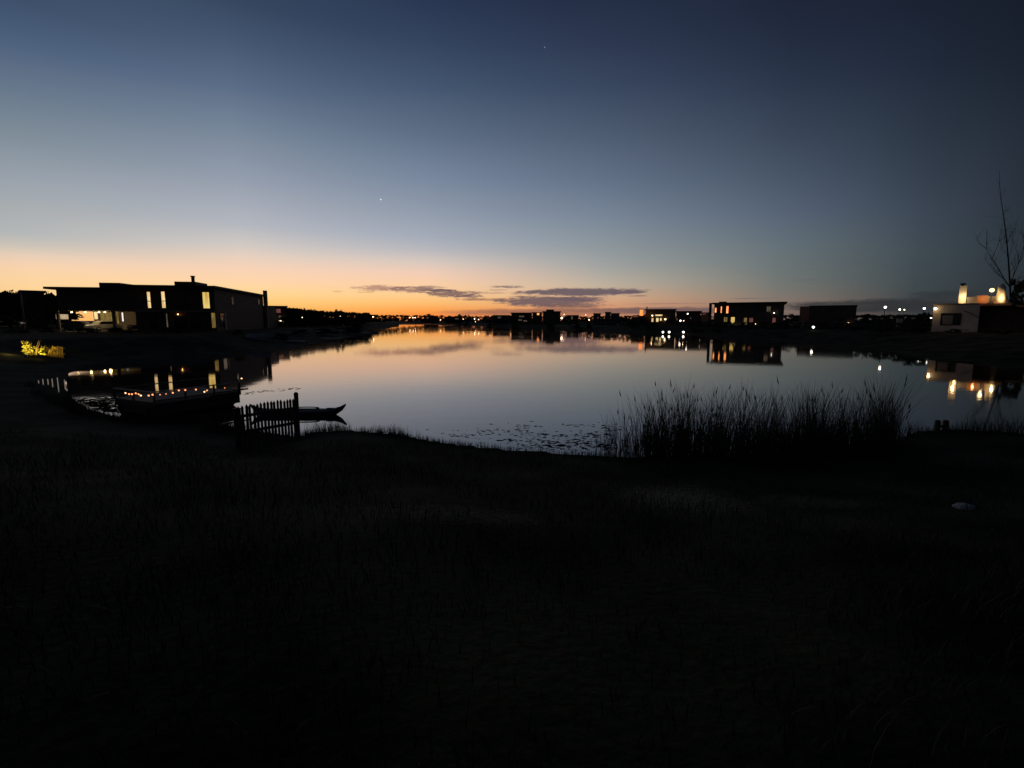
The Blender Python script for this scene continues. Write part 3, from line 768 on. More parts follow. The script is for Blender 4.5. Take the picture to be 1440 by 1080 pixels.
for px, py, Y, wd, lb in ((70,458,62,30,'dark shrub on the lawn left of the carport'),(118,460,60,36,'dark shrub in front of the parked dark car'),(160,459,61,34,'dark shrub in front of the carport right side'),(186,455,62,22,'taller dark shrub at the right end of the carport'),(240,463,60,50,'wide dark shrub below the pale slit window'),(332,462,62,26,'dark shrub below the white downpipe'),(395,466,64,30,'dark shrub right of the upturned dinghy'),(420,462,80,34,'dark shrub on the left bank behind the nearest jetty'),(455,460,90,40,'dark shrub on the left bank behind the middle jetty'),(490,458,104,36,'dark shrub above the far left jetty'),(505,452,125,30,'dark rounded shrub near the end of the left bank'),(28,466,58,44,'dark shrub below the pale canopy at the left edge')):
    tree(px, py, Y, wd, lb, 'shrubs along the left bank', True)

# pale canopy at the left edge
def canopy():
    x, y, z = P(12, 452, 78); zb = gz(x, y)
    root = empty('garden_canopy', (x, y, zb), .15, 'low pale garden canopy dimly lit at the far left edge', 'canopy')
    h = z-zb; s = MB()
    rings = []
    for i in range(9):
        t = -1+2*i/8; rings.append([(t*1.9, -1.2, h-.35*t*t), (t*1.9, 1.2, h-.35*t*t), (t*1.9, 1.2, h-.35*t*t-.06), (t*1.9, -1.2, h-.35*t*t-.06)])
    s.loft(rings).build('roof_sheet', glow('lit_canvas', (105,92,76), .75, (70,60,50), 1.5), root)  # canvas emits the lamplight that would fall on it
    for a in (-1.8, 1.8):
        for b in (-1.1, 1.1): MB().tube([(a, b, -.2), (a, b, h-.37)], .04, 6).build('pole', M['metal'], root)
canopy()

# glowing shrub with its spotlight and slatted screen
def lit_shrub():
    x, y = GA(47, 503); zb = gz(x, y); h = P(47, 476, y)[2]-zb; k = y/39
    root = empty('lit_shrub', (x, y, zb), 1.1, 'leafy shrub glowing yellow in a garden spotlight at the left water edge', 'shrub')
    V, F = crown_arrays(77, 16, 60, .055, 'shrub')
    fo = bpy.data.objects.new('foliage', mesh_of('foliage', V, F, M['leaf_olive'])); COL.objects.link(fo); fo.parent = root; fo.scale = (1.5*k, 1.3*k, h)
    b = MB()
    for i in range(5):
        a = i*1.3; b.tube([(math.cos(a)*.1, math.sin(a)*.1, -.1), (math.cos(a)*.3, math.sin(a)*.3, h*.5), (math.cos(a)*.5, math.sin(a)*.5, h*.9)], [.035,.025,.008], 6)
    b.build('stem', M['bark'], root)
    # screen
    x0, y0 = GA(67, 502.5); y0 += .5; zs = gz(x0, y0)
    sr = empty('slat_screen', (x0, y0, zs), .1, 'short bamboo screen lit yellow beside the glowing shrub', 'screen')
    b = MB(); H = P(70, 486.5, y0)[2]-zs
    for i in range(14): b.tube([(-.75+i*.105, random.uniform(-.02,.02), -.15), (-.75+i*.105, 0, H*random.uniform(.9, 1.05))], .034, 6)
    b.build('cane_panel', mat('bamboo', (.45,.36,.14), (.30,.24,.09), scale=5), sr)
    r = MB(); r.box(-.85, .75, .045, .08, H*.25, H*.25+.06); r.box(-.85, .75, .045, .08, H*.75, H*.75+.06); r.build('rail', M['wood'], sr)
    # spotlight
    lx, ly = GA(54, 504.5); ly -= .9; lz = gz(lx, ly)
    sp_ = empty('garden_spotlight', (lx, ly, lz), 0, 'small garden spotlight on the grass shining up at the yellow shrub', 'spotlight')
    MB().tube([(0,0,-.15),(0,0,.16)], .02, 6).build('spike', M['metal'], sp_)
    hd = MB().tube([(0,-.06,.14),(0,.08,.24)], [.05,.09], 10).build('head', M['metal'], sp_)
    MB().tube([(0,.085,.243),(0,.092,.248)], .075, 10).build('lens', lampmat('spot_lens', (255,225,130), 3), hd)
    def spot(loc, aim, p, rgb, cone, nm):
        l = bpy.data.lights.new(nm, 'SPOT'); l.energy = p; l.color = lin(rgb)[:3]; l.shadow_soft_size = .08; l.spot_size = R(cone); l.spot_blend = .6
        o = bpy.data.objects.new(nm, l); COL.objects.link(o); o.location = loc
        d = [a-b for a, b in zip(aim, loc)]; yaw = math.atan2(d[1], d[0]); pit = math.atan2(d[2], math.hypot(d[0], d[1]))
        o.rotation_euler = (R(90)+pit, 0, yaw-R(90))
    spot((lx, ly-.3, lz+.35), (x, y, zb+h*.75), 900, (255,205,80), 70, 'spotlight_light')
    spot((x+.5, y-.15, zb+.12), (x+.45, y+.6, zb+1.0), 160, (255,205,80), 120, 'spotlight_core_light')
    spot((x+1.5, y+.2, zb+.2), (x+1.5, y+1.2, zb+.9), 60, (255,205,80), 110, 'spotlight_screen_light')
    point((lx-1.6, ly+.5, lz+.5), 9, (235,205,110), .1).name = 'spotlight_spill_light'  # separate point light added for a soft glow on the grass
lit_shrub()

# added glowing tubes standing in for light streaks at the left water edge
xs0 = [(54,535,4,3),(60,533,8,3),(67,533,8,3),(73,532.5,12,3),(80.5,531,21,3.2),(90.5,534,14,3)]
lbls = ['shortest white garden stake light, outermost by the left water edge','short white garden stake light, second by the left water edge','white garden stake light third from the left edge of the bank','white garden stake light just left of the tallest one','tallest slim white garden stake light by the left water edge','slim white garden stake light right of the tallest one']
for (px, py, hpx, w), lb in zip(xs0, lbls):
    x, Y = GA(px, 553); x, y, z = P(px, py, Y); zb = gz(x, y)
    r_ = empty('stake_light', (x, y, zb), 0, lb, 'garden light', 'stake lights by the left water edge')
    MB().tube([(0,0,-.1),(0,0,z-zb-hpx*Y/FPX)], .007, 6).build('stake', M['metal'], r_)
    MB().tube([(0,0,z-zb-hpx*Y/FPX),(0,0,z-zb)], .016, 8).build('diffuser', L_STREAK, r_)

# low jetties and small boats along the left bank
def jetty(px0, px1, py, z, label, name='jetty', deep=1.4, paint='wood_pale'):
    x0, y0 = G(px0, py, z); x1, y1 = G(px1, py, z); L = math.hypot(x1-x0, y1-y0)
    root = empty(name, (x0, y0, 0), math.atan2(y1-y0, x1-x0), label, 'jetty', 'low jetties on the lake shore')
    d = MB(); n = max(int(L/.16), 4)
    for i in range(n): d.box(L*i/n, L*(i+.93)/n, 0, deep, z-.05, z)
    d.build('deck', M[paint], root)
    MB().box(.02, L-.02, .03, .09, z-.22, z-.052).build('bearer', M[paint], root)
    for a in (.1, L*.5, L-.1):
        for b in (.14, deep-.14): MB().tube([(a, b, -1.2), (a, b, z-.052)], .06, 8).build('pile', M['wood'], root)
    return root
jetty(400, 427, 479.5, .42, 'pale low jetty nearest on the left bank'); jetty(449, 479, 475.5, .42, 'pale low jetty in the middle of the left bank', deep=1.6)
jetty(496, 517, 468, .5, 'pale low jetty at the far end of the left bank', deep=2); jetty(540, 558, 457.6, .5, 'small low jetty at the tip of the thin left spit', deep=2)
jetty(1256, 1281, 471, 1.0, 'pale low deck on the right bank left of the white house', deep=2.5)
jetty(943, 988, 464, .7, 'long low deck behind the row of dock lamps', deep=3, paint='wood')
def boat_mesh(L, Wd, H, upswept=.12, n=13):
    rings = []
    for i in range(n):
        t = -1+2*i/(n-1); k = max(1-abs(t)**2.4, .04); w = Wd/2*k**.75; up = upswept*abs(t)**4
        rings.append([(t*L/2, -w, H+up), (t*L/2, -w*.92, H*.45+up*.6), (t*L/2, -w*.45, .02+up*.4), (t*L/2, 0, up*.3), (t*L/2, w*.45, .02+up*.4), (t*L/2, w*.92, H*.45+up*.6), (t*L/2, w, H+up),
                      (t*L/2, w*.8, H+up-.02), (t*L/2, w*.5, H*.4+up*.6), (t*L/2, -w*.5, H*.4+up*.6), (t*L/2, -w*.8, H+up-.02)])
    return MB().loft(rings)
def rowboat(px, py, Y, L, label, paint, rot=0.0):
    x, y, _ = P(px, py, Y)
    root = empty('rowing_boat', (x, y, -.12), rot, label, 'boat', 'small boats by the shore')
    boat_mesh(L, L*.34, .5).build('hull', M[paint], root)
    b = MB()
    for t in (-.2, .15): b.box(t*L-.12, t*L+.12, -L*.13, L*.13, .36, .40)
    b.build('thwart', M['wood'], root)
rowboat(521, 459, 118, 1.7, 'small pale rowing boat moored under the end of the left bank, left of its twin', 'hull_pale')
rowboat(527, 459, 122, 1.9, 'small pale rowing boat moored under the end of the left bank, right of its twin', 'hull_pale')
rowboat(842, 463.5, 168, 2.4, 'pale moored boat below the far lit houses, left of the other pale boat', 'hull_pale')
rowboat(868, 465, 150, 2.2, 'pale moored boat left of the orange lit building', 'hull_pale')
x, y, _ = P(362, 466, 60); zb = gz(x, y)
dg = empty('upturned_dinghy', (x, y, zb+.62), -.12, 'pale grey dinghy lying upturned on the bank beside the large left house', 'boat')
o = boat_mesh(3.1, 1.3, .6, .02).build('hull', M['tarp'], dg); o.rotation_euler = (math.pi, 0, 0)
MB().box(-1.3, 1.3, -.03, .03, -.04, .05).build('keel', M['wood_pale'], dg)

# --- far town across the water (left to right)
T = 'plaster_dark'
house('long low dark house right of the three white lamps', 596, 616, 444, 460, wins=((600,602.5,446,448,W_DIM),))
house('low dark house with one warm light below the skyline trees', 626, 648, 445.3, 400, wins=((640,645,447.5,449,W_DIM),))
tree(647, 441.5, 380, 9, 'dark tree above the cluster of small white lights'); tree(684, 442.6, 300, 12, 'rounded dark tree right of the cluster of small lights')
house('low pale-fronted house between rounded tree and flat dark house', 686, 692, 446, 300, wall='plaster_pale', wins=())
house('flat-roofed dark house with dim front left of the pale-balcony house', 693, 717, 443, 290, wins=((700,705,445.5,447.5,W_DIM),))
house('dark flat-roofed house with pale balcony facing the lake', 719, 748, 439.5, 250, wins=((730,737,444,446,W_DIM),(736,741,450.5,453,W_DIM),(729,734,449,451,W_DIM)))
house('dark house with an orange-white light on its right corner', 749, 762, 439, 240, wins=((755.2,758.4,438.8+1.4,443,W_ORANGE),), roofbox=None)
house('tall dark block with raised stair head on the far shore', 763.5, 788, 437.6, 232, roofbox=(768, 779, 435.2), wins=((768,772,446,449,M['glass']),))
house('dark low house just right of the brightest far lamp', 797, 813.5, 443, 260, wins=((803.2,805.4,444.5,449,W_DIM),))
tree(817, 444.5, 250, 6, 'small dark tree between two far lamps')
house('narrow dark tower house right of the far lamp pair', 834.5, 844.5, 440.5, 270, wins=((840,841.6,446,448,W_DIM),))
house('grey boxy house with a tall block on the far shore', 851, 858.6, 438.6, 275, wall='plaster_grey')
house('wide pale grey house behind the low white roof', 859, 871, 440.3, 280, wall='plaster_grey')
house('low pale-roofed boathouse close to the far water', 838, 862, 450, 200, wall='plaster_grey', depth=7)
house('dark house behind orange lit building', 908, 950, 434.6, 172, wins=((921.5,931.5,442.3,444.4,W),(916.2,919,447.4,452.5,W),(922.6,926.2,447.2,452.5,W),(928,930.6,447.2,451,W)), lamps=((917.3,443.8,.2,L_WARM),(935.6,449,.26,L_WARM)), chimney=(909, 910.4, 431))
r_, f_ = house('low building with orange lit wall and glowing square tower on the far shore', 888.5, 906, 444, 170, wins=((889.5,897.5,442.6+2,445.4,W_ORANGE),), over=.1)  # glowing orange pane stands in for lamplight on the wall
a0, z0 = f_.hit(899.5, 443, 'y', .4); a1, z1 = f_.hit(904.5, 435.5, 'y', .4)
tw = MB().box(a0, a1, .4, 1.7, z0-1.4-.3, z1-1.4).build('lit_tower', glow('lit_tower_wall', (255,150,75), 1.5, (255,115,50), 1.0), r_)  # orange lamplight on the tower is put in as emission
MB().box(a0-.1, a1+.1, .3, 1.8, z1-1.4, z1-1.4+.15).build('tower_cap', M['roof'], r_)
house('dark house under the white lamp left of the pink-lit terrace', 951, 985, 437.3, 150, wins=((949.6+1.5,951.6+1.2,447,450.6,W_DIM),(970,972.4,446.5,448.5,W_DIM)))
house('low pinkish house corner left of the tall pillar', 986, 996, 439.3, 140, wall='terracotta', wins=((988,993,440.7,442.3,W_PINK),))
for px, py, Y, wd, lb in ((608,443,470,8,'small dark tree on the skyline right of three white lamps'),(632,444,420,9,'dark tree behind the low house with one warm light'),(707,446,270,14,'dark tree at the shore below the flat dark house'),(832,445,262,7,'dark tree left of the narrow tower house'),(876,445,200,10,'dark tree right of the pale grey far houses'),(884,449,185,12,'dark shrubby tree left of the orange lit building'),(1113,441,150,14,'dark tree between the two dark flat-roofed right-bank houses'),(1218,441,120,18,'dark tree right of the wide dark block'),(1236,443,115,16,'dark tree below the first street lamp on the right'),(1302,438,100,12,'dark slim tree left of the white house')):
    tree(px, py, Y, wd, lb)
for px, py, Y, wd, lb in ((655,452,300,10,'shrub under the cluster of white lights'),(690,453,250,14,'shrub on the far shore below the rounded tree'),(725,454,200,16,'shrub below the pale-balcony house'),(775,453,180,20,'shrub below the tall dark block'),(810,456,165,20,'shrub right of the brightest far lamp by the water'),(830,456,160,18,'shrub by the pale moored boats'),(890,457,140,18,'shrub below the orange lit building'),(915,458,128,22,'shrub left of the dock lamps'),(975,459,112,24,'shrub right of the dock lamps'),(1010,461,100,24,'shrub below the pillar of the dark house'),(1050,463,96,30,'shrub at the shore below the dark right house'),(1090,464,90,30,'shrub left of the small ground lamp'),(1160,463,86,34,'shrub below the wide dark block'),(1200,465,80,30,'shrub right of the wide dark block by the water'),(1230,470,68,28,'shrub at the shore below the first street lamp'),(1300,472,62,26,'shrub at the shore below the white house corner'),(1345,466,60,26,'shrub against the foot of the white house wall'),(1395,470,56,40,'dark shrub right of the white house wall')):
    tree(px, py, Y, wd, lb, 'shrubs along the far shore', True)

# lamps
def street_lamp(px, py, Y, r, m, label, h=None, name='street_lamp', grp='lamps round the lake', cat='street lamp'):
    x, y, z = P(px, py, Y); zb = gz(x, y)
    if zb < 0: zb = 0
    root = empty(name, (x, y, zb), 0, label, cat, grp); H = z-zb
    MB().tube([(0,.12,-.1),(0,.12,H*.9),(0,.1,H+r*1.1)], [.07,.05,.04], 7).build('post', M['metal'], root)
    hd = MB().tube([(0,.1,H+r*1.1),(0,0,H+r*1.35),(0,-.1,H+r*1.1)], [.04,.09,.09], 7).build('lamp_arm', M['metal'], root)
    MB().ball((0, 0, H), r).build('globe', m, root, True)
    return root
for a in ((524.5,445.6,200,.16,L_FAR,'white street lamp on the skyline above the end of the left bank'),(425,446.3,125,.1,L_WARM,'faint pale lamp among the trees of the left bank'),(478.5,444.5,140,.08,L_WARM,'faintest lamp among the left bank trees, further right'),
          (576,446.6,420,.26,L_FAR,'leftmost of the three white lamps on the far shore'),(580.6,446.6,420,.26,L_FAR,'middle one of the three white lamps on the far shore'),(583.8,446.6,420,.26,L_FAR,'rightmost of the three white lamps on the far shore'),
          (619.5,449.8,330,.24,L_FARWARM,'warm lamp low on the far shore right of three white lamps'),(651.5,448.8,300,.2,L_FARWARM,'warm lamp below the tree, left of the lamp cluster'),
          (667.3,448.4,270,.19,L_FAR,'upper left lamp in the small cluster of far lights'),(668.4,452.6,255,.15,L_FARWARM,'lowest lamp in the small cluster of far lights'),(673,449.3,260,.22,L_FARWARM,'right lamp in the small cluster of far lights'),
          (790,447.2,200,.34,L_FAR,'brightest white lamp on the far shore beside the tall dark block'),(793.3,442,235,.15,L_FARWARM,'faint lamp just above the brightest far lamp'),
          (823.7,442.8,235,.17,L_FARWARM,'upper lamp of the far pair by the narrow tower house'),(828.3,449.8,225,.24,L_FARWARM,'lower warm lamp of the far pair by the narrow tower house'),
          (967,441.3,140,.17,L_WHITE,'white street lamp in front of the dark house left of the pillar'),(956.8,451,128,.2,L_WHITE,'low white garden lamp below the street lamp, left one'),(961.4,451,128,.11,L_WARM,'low faint garden lamp below the street lamp, right one'),
          (1245,432,88,.19,L_WHITE,'tall white street lamp, leftmost of those over the right bank'),(1265.3,435.3,145,.24,L_WHITE,'white street lamp second from left over the right bank'),(1271.8,435.6,145,.17,L_WARM,'smaller street lamp close right of the second one over the right bank'),
          (1299.8,433.8,104,.2,L_WHITE,'street lamp close to the left corner of the white house')):
    street_lamp(*a)
for px, lb in ((932.3,'left dock lamp at the far water edge'),(941,'middle dock lamp at the far water edge'),(961,'right dock lamp standing apart at the far water edge')):
    street_lamp(px, 467, 110.5, .21, L_WHITE, lb, name='dock_lamp', grp='dock lamps at the water edge', cat='dock lamp')
street_lamp(1143.8, 460, 80, .17, L_WHITE, 'bright low garden lamp between the two dark right-bank houses', name='garden_lamp', cat='garden lamp')
street_lamp(1309.4, 447, 76, .1, L_WHITE, 'small white lamp left of the white house wall', name='garden_lamp', cat='garden lamp')

# --- dark house with the pillar (right of centre)
root, fr = house('dark two-storey flat-roofed house with a free pillar and small lit windows on the right bank', 1004.5, 1103, 425, 117, depth=12, over=.55,
    wins=((1005.2,1007.6,433,439.5,W_ORANGE),(1013.4,1015.3,431,440,W_ORANGE),(1021.2,1024.6,430.6,440.5,W_ORANGE),(1018,1023,446,452.5,W_OLIVE),(1027.6,1033.3,446,455,W_YEL),(1045.5,1050.6,447,456.5,W_OLIVE),(1053.5,1059,447,453,W_PINK),(1078,1084,431,438.5,W_DIM),(1086,1091,447,455,W_PINK),(1064,1072,431,438,M['glass'])),
    lamps=((1034.3,457.4,.15,L_WHITE),(1088.6,440,.10,L_WHITE),(1062.4,455.6,.07,L_WARM),(1090.3,457.4,.07,L_WARM)))
a0 = fr.hit(997.2, 430, 'y', 0)[0]; a1 = fr.hit(1000.8, 430, 'y', 0)[0]; zt = Zat(425.2, 117)-1.4
MB().box(a0, a1, 0, .6, -.5, zt).build('pillar', M['brick'], root)
a2 = fr.hit(994, 447, 'y', -.5)[0]; z = Zat(446.6, 117)-1.4
MB().box(a2, fr.hit(1004.4, 447, 'y', 0)[0]+.3, -.6, .5, z-.14, z).build('terrace_slab', M['plaster_pale'], root)
MB().box(fr.hit(1011,425,'y',2)[0], fr.hit(1021,425,'y',2)[0], 2, 5, zt-.1, Zat(423.6,119)-1.4).build('roof_box', M['plaster_dark'], root)
# --- wide dark block right of it
root, fr = house('wide dark block with a paler end wall on the right bank', 1138.5, 1204.5, 429.4, 140, depth=11, over=.12, wins=((1163,1172,434,439,M['glass']),(1180,1190,446,452,M['glass'])), lamps=((1193,454,.12,L_WARM),))
a0 = fr.hit(1124.5, 440, 'y', .4)[0]; a1 = fr.hit(1138.5, 440, 'y', .4)[0]
MB().box(a0, a1, .4, 9, -.5, Zat(430.2,140)-1.4).build('end_wall', M['terracotta'], root)
# low pale garden walls
def low_wall(px0, px1, py0, py1, Y, label, m='plaster_pale'):
    x0, _, zt = P(px0, py0, Y); x1 = P(px1, py0, Y)[0]; zb = min(P(px0, py1, Y)[2], gz((x0+x1)/2, Y))
    root = empty('garden_wall', ((x0+x1)/2, Y, zb), 0, label, 'wall', 'low garden walls'); w = (x1-x0)/2
    MB().box(-w, w, 0, .2, -.3, zt-zb-.05).build('wall', M[m], root); MB().box(-w-.03, w+.03, -.03, .23, zt-zb-.05, zt-zb).build('coping', M['concrete'], root)
low_wall(1111, 1130, 452.2, 455, 108, 'pale low garden wall left of the bright low garden lamp'); low_wall(1166, 1195, 462, 464.5, 96, 'pale low garden wall under the wide dark block')
low_wall(1240, 1256, 463.2, 465, 88, 'thin pale garden wall left of the white house deck'); low_wall(1262, 1270, 448, 450.5, 110, 'short pale garden wall below the second street lamp', 'plaster_white')

# --- white house at the right edge
def white_house():
    zb = 1.5; Y = 66; rot = R(-41); c = P(1377, 445, Y); fr = Frame(c[0], c[1], rot)
    root = empty('white_house', (c[0], c[1], zb), rot, 'white stepped house with lit roof terrace and chimney at the right edge', 'house', 'houses round the lake')
    fx = lambda px, py, y=0: fr.hit(px, py, 'y', y)
    xl = fx(1311.5, 445)[0]; zt = fx(1340, 428.5)[1]-zb; zt2 = fx(1365, 427)[1]-zb
    MB().box(xl, -.02, 0, 9, -.6, zt).build('wall', M['plaster_white'], root)
    MB().box(xl-.06, .02, -.06, 9.06, zt, zt+.16).build('parapet_cap', M['plaster_grey'], root)
    xr = fx(1450, 445, 2.5)[0]
    MB().box(-.02, xr, 2.6, 10, -.6, zt-.1).build('side_wing', M['brick'], root)
    MB().box(-.02, xr, 1.4, 2.58, zt-.45, zt-.12).build('porch_roof', M['roof'], root)
    x0, z1 = fx(1324.5, 441.5); x1, z0 = fx(1349.5, 456.5)
    window(root, zb, x0, x1, z0, z1, 0, M['glass'], fw=.1)
    xm = x0+(x1-x0)*.66; MB().box(xm-.04, xm+.04, -.06, -.031, z0-zb, z1-zb).build('mullion', M['frame'], root)
    MB().box(x0+.1, xm-.1, -.033, -.0305, z0-zb+.05, z1-zb-.2).build('blind', M['plaster_grey'], root)
    # diagonal stair rail shadow line: outside stair rail on the wall
    a0, q0 = fx(1356, 437, -.1); a1, q1 = fx(1377, 447, -.1)
    MB().tube([(a0, -.1, q0-zb), (a1, -.1, q1-zb)], .04, 6).build('stair_rail', M['metal'], root)
    # roof terrace
    d = 1.2
    a0 = fx(1346, 420, d)[0]; a1 = fx(1417, 420, d)[0]; zz = fx(1380, 415.5, d)[1]-zb; z0 = zt+.16
    am = fx(1374, 420, d)[0]; an = fx(1389, 420, d)[0]; aq = fx(1360, 420, d)[0]
    MB().box(aq, am, d, d+.3, z0-.05, zz-.15).build('terrace_wall', M['plaster_grey'], root)
    MB().box(am, an, d-.02, d+.3, z0-.05, zz).build('terrace_panel', M['terracotta'], root)
    MB().box(an, a1, d+.6, d+.9, z0-.4, zz-.1).build('terrace_wall', M['plaster_white'], root)
    MB().box(a0, a1+.4, d-.9, d+4, z0-.35, z0-.04).build('terrace_floor', M['terracotta'], root)
    # chimney, lit
    c0 = fx(1348, 420, d)[0]; c1 = fx(1358.5, 420, d)[0]; cz = fx(1353, 402, d)[1]-zb
    ch = MB().box(c0, c1, d, d+.8, z0-.3, cz).build('chimney', M['plaster_white'], root)
    MB().box(c0+.15, c0+.45, d+.2, d+.5, cz, cz+.16).build('flue', M['metal'], ch)
    MB().box(c0+.02, c0+.58, d+.1, d+.65, cz+.16, cz+.36).build('chimney_cowl', M['metal'], ch)
    # lit column
    k0 = fx(1403, 420, d)[0]; k1 = fx(1411.5, 420, d)[0]; kz = fx(1408, 399, d)[1]-zb
    km = (k0+k1)/2; n = 10; rings = []
    for (hh, rr) in ((z0-.3,.62),(z0+.5,.55),(z0+(kz-z0)*.55,.42),(kz-.35,.38),(kz-.3,.25),(kz,.2)):
        rings.append([(km+rr*math.cos(2*math.pi*i/n), d+.1+rr*math.sin(2*math.pi*i/n), hh) for i in range(n)])
    MB().loft(rings).build('column', M['plaster_white'], root, True)
    # terrace lamp on a post
    q, zq = fx(1395, 408, d); 
    lb = MB().tube([(q, d, z0-.1), (q, d, zq-zb-.2)], .05, 8).build('terrace_lamp', M['metal'], root)
    MB().ball((q, d, zq-zb), .26).build('globe', glow('terrace_globe', (255,225,150), 2.5), lb, True)
    sh = MB().tube([(q, d, zq-zb+.24), (q, d, zq-zb+.42)], [.36,.05], 10).build('shade', M['metal'], lb)
    def pl(x, y, z, p, rgb, r=.12):
        wx, wy = fr.wor(x, y); o = point((wx, wy, zb+z), p, rgb, r); o.name = 'terrace_light'
    pl((c0+c1)/2, d-.55, z0+.9, 40, (255,220,160)); pl((c0+c1)/2+.1, d-.5, z0+.1, 14, (255,190,120))
    pl(km+.1, d-.9, z0+.6, 60, (255,220,150)); pl(q, d-.45, zq-zb-.3, 16, (255,205,130)); pl((am+an)/2, d-.6, z0+.5, 12, (255,180,110))
    # wall lamp on the left corner
    x, z = fx(1315.5, 434, -.25); lamp_part(root, (x, -.25, z-zb), .17, L_WARM); pl(x, -.9, z-zb-.1, 8, (255,205,140))
    # point light without a fixture, brightening the lake wall
    x, z = fx(1352, 470, -3.5); pl(x, -3.2, .5, 5, (255,215,185), .2)
    return fr, zb
WF, WZ = white_house()
x, z = WF.hit(1352, 470, 'y', -3.2); wx, wy = WF.wor(x, -3.2); zg = gz(wx, wy)

# bare tree and evergreen at the right edge
def bare_tree():
    Yb = 84; x, y, zt = P(1404, 240, Yb); x0 = P(1424, 440, Yb)[0]; zb = gz(x0, Yb)
    root = empty('bare_tree', (x0, Yb, zb), 0, 'tall bare tree with thin upright branches at the right edge', 'tree')
    r = np.random.RandomState(5); dx = x-x0; H = zt-zb
    tr = MB(); pts = [(dx*min(t*1.15,1)*(t**.6 if t < 1 else 1), .2*math.sin(t*5), H*t) for t in np.linspace(0, 1, 12)]; pts[0] = (0, 0, -.3)
    tr.tube(pts, list(np.linspace(.17, .015, 12)), 7); tr.build('trunk', M['bark'], root)
    br = MB()
    def grow(p, d, l, rad, depth):
        nonlocal br
        q = [np.array(p)]; dd = np.array(d, float)
        for i in range(4):
            dd = dd+r.normal(0, .16, 3)+np.array((0, 0, .10)); dd /= np.linalg.norm(dd); q.append(q[-1]+dd*l/4)
        br.tube([tuple(t) for t in q], list(np.linspace(rad*.75, rad*.22, 5)), 5, False)
        if depth:
            for _ in range(5 if depth > 1 else 4):
                k = r.randint(1, 5); e = dd+r.normal(0, .55, 3); e /= np.linalg.norm(e); grow(q[k], e, l*r.uniform(.4, .65), rad*.5, depth-1)
    for i in range(16):
        t = r.uniform(.26, .93); k = int(t*11); p = np.array(pts[k]); a = r.uniform(0, 6.28)
        br = MB(); grow(p, (math.cos(a)*.7, math.sin(a)*.6, .9), H*(1.02-t)*r.uniform(.25, .42), .05*(1.15-t), 2); br.build('branch', M['bark'], root)
    br = MB(); grow(np.array(pts[3]), (-.75, -.1, .9), 7.5, .12, 2); br.build('branch', M['bark'], root)
    br = MB(); grow(np.array(pts[3]), (.5, .1, 1.0), 8.5, .10, 2); br.build('branch', M['bark'], root)
bare_tree()
tree(1429, 388, 78, 34, 'dense dark evergreen tree beside the white house at the right edge', 'trees on the lake shore')
tree(1446, 394, 76, 40, 'dense dark evergreen tree cut by the right edge of the picture', 'trees on the lake shore')

# ------------------------------------------------------------------ near bank things
def picket_fence():
    x0, y0 = G(341, 600, .16); x1, y1, _ = P(415, 600, 12.4)
    y0 = 11.3; x0 = P(338, 600, y0)[0]
    L = math.hypot(x1-x0, y1-y0); root = empty('picket_fence', (x0, y0, 0), math.atan2(y1-y0, x1-x0), 'short dark picket fence with pointed tops at the near water edge', 'fence')
    n = 17
    for i in range(n):
        t = i/(n-1)*L+random.uniform(-.006,.006); w = .027*random.uniform(.9,1.1); ln = random.uniform(-.012,.012); Yh = y0+(y1-y0)*i/(n-1)
        zt = 1.03+random.uniform(-.02,.02); zb = min(gz(*[x0+(x1-x0)*i/(n-1), Yh]), .1)-.15
        b = MB().loft([[(t-w, yy, zb), (t+w, yy, zb), (t+w+ln, yy, zt-.05), (t+w*1.25+ln, yy, zt-.035), (t+ln, yy, zt+.03), (t-w*1.25+ln, yy, zt-.035), (t-w+ln, yy, zt-.05)] for yy in (0, .02)])
        b.build('picket', M['wood'], root)
    for z in (.42, .80): MB().box(-.05, L+.06, .022, .05, z-.035, z+.035).build('rail', M['wood'], root)
    p = MB().tube([(L+.09, .03, -.3), (L+.09, .03, 1.14)], .055, 10); p.ball((L+.09, .03, 1.15), .058); p.build('post', M['wood'], root)
    MB().tube([(-.06, .06, -.2), (-.06, .06, 1.0)], .05, 10).build('post', M['wood'], root)
picket_fence()
def kayak():
    xb, yb = G(487, 583, 0); xs, ys = G(352, 583, 0)
    L = xb-xs; root = empty('kayak', ((xb+xs)/2, yb, -.05), .0, 'dark slim kayak with upswept pointed bow floating behind the picket fence', 'kayak')
    n = 17; rings = []
    for i in range(n):
        t = -1+2*i/(n-1); k = max(1-abs(t)**2.6, .015); w = .30*k**.8
        tip = max(0, (abs(t)-.62)/.38); up = .16*tip**2.2; xx = t*L/2; ov = .0 if t < 0 else .0
        keel = -.06+.16*tip**1.6
        rings.append([(xx, -w, .19+up), (xx-.12*tip*np.sign(t), -w*.85, .06+up*.8), (xx-.2*tip*np.sign(t), 0, keel+up*.3), (xx-.12*tip*np.sign(t), w*.85, .06+up*.8), (xx, w, .19+up), (xx, w*.45, .235+up*1.0), (xx, 0, .25+up), (xx, -w*.45, .235+up)])
    MB().loft(rings).build('hull', M['kayak'], root)
    c = MB(); ring = []
    for i in range(20):
        a = 2*math.pi*i/20; ring.append((.25+.42*math.cos(a), .19*math.sin(a), .262))
    c.tube(ring+[ring[0]], .018, 6, False); c.build('cockpit_rim', M['rubber'], root)
    MB().box(.92, 1.15, -.08, .08, .24, .262).build('hatch', M['rubber'], root)
kayak()
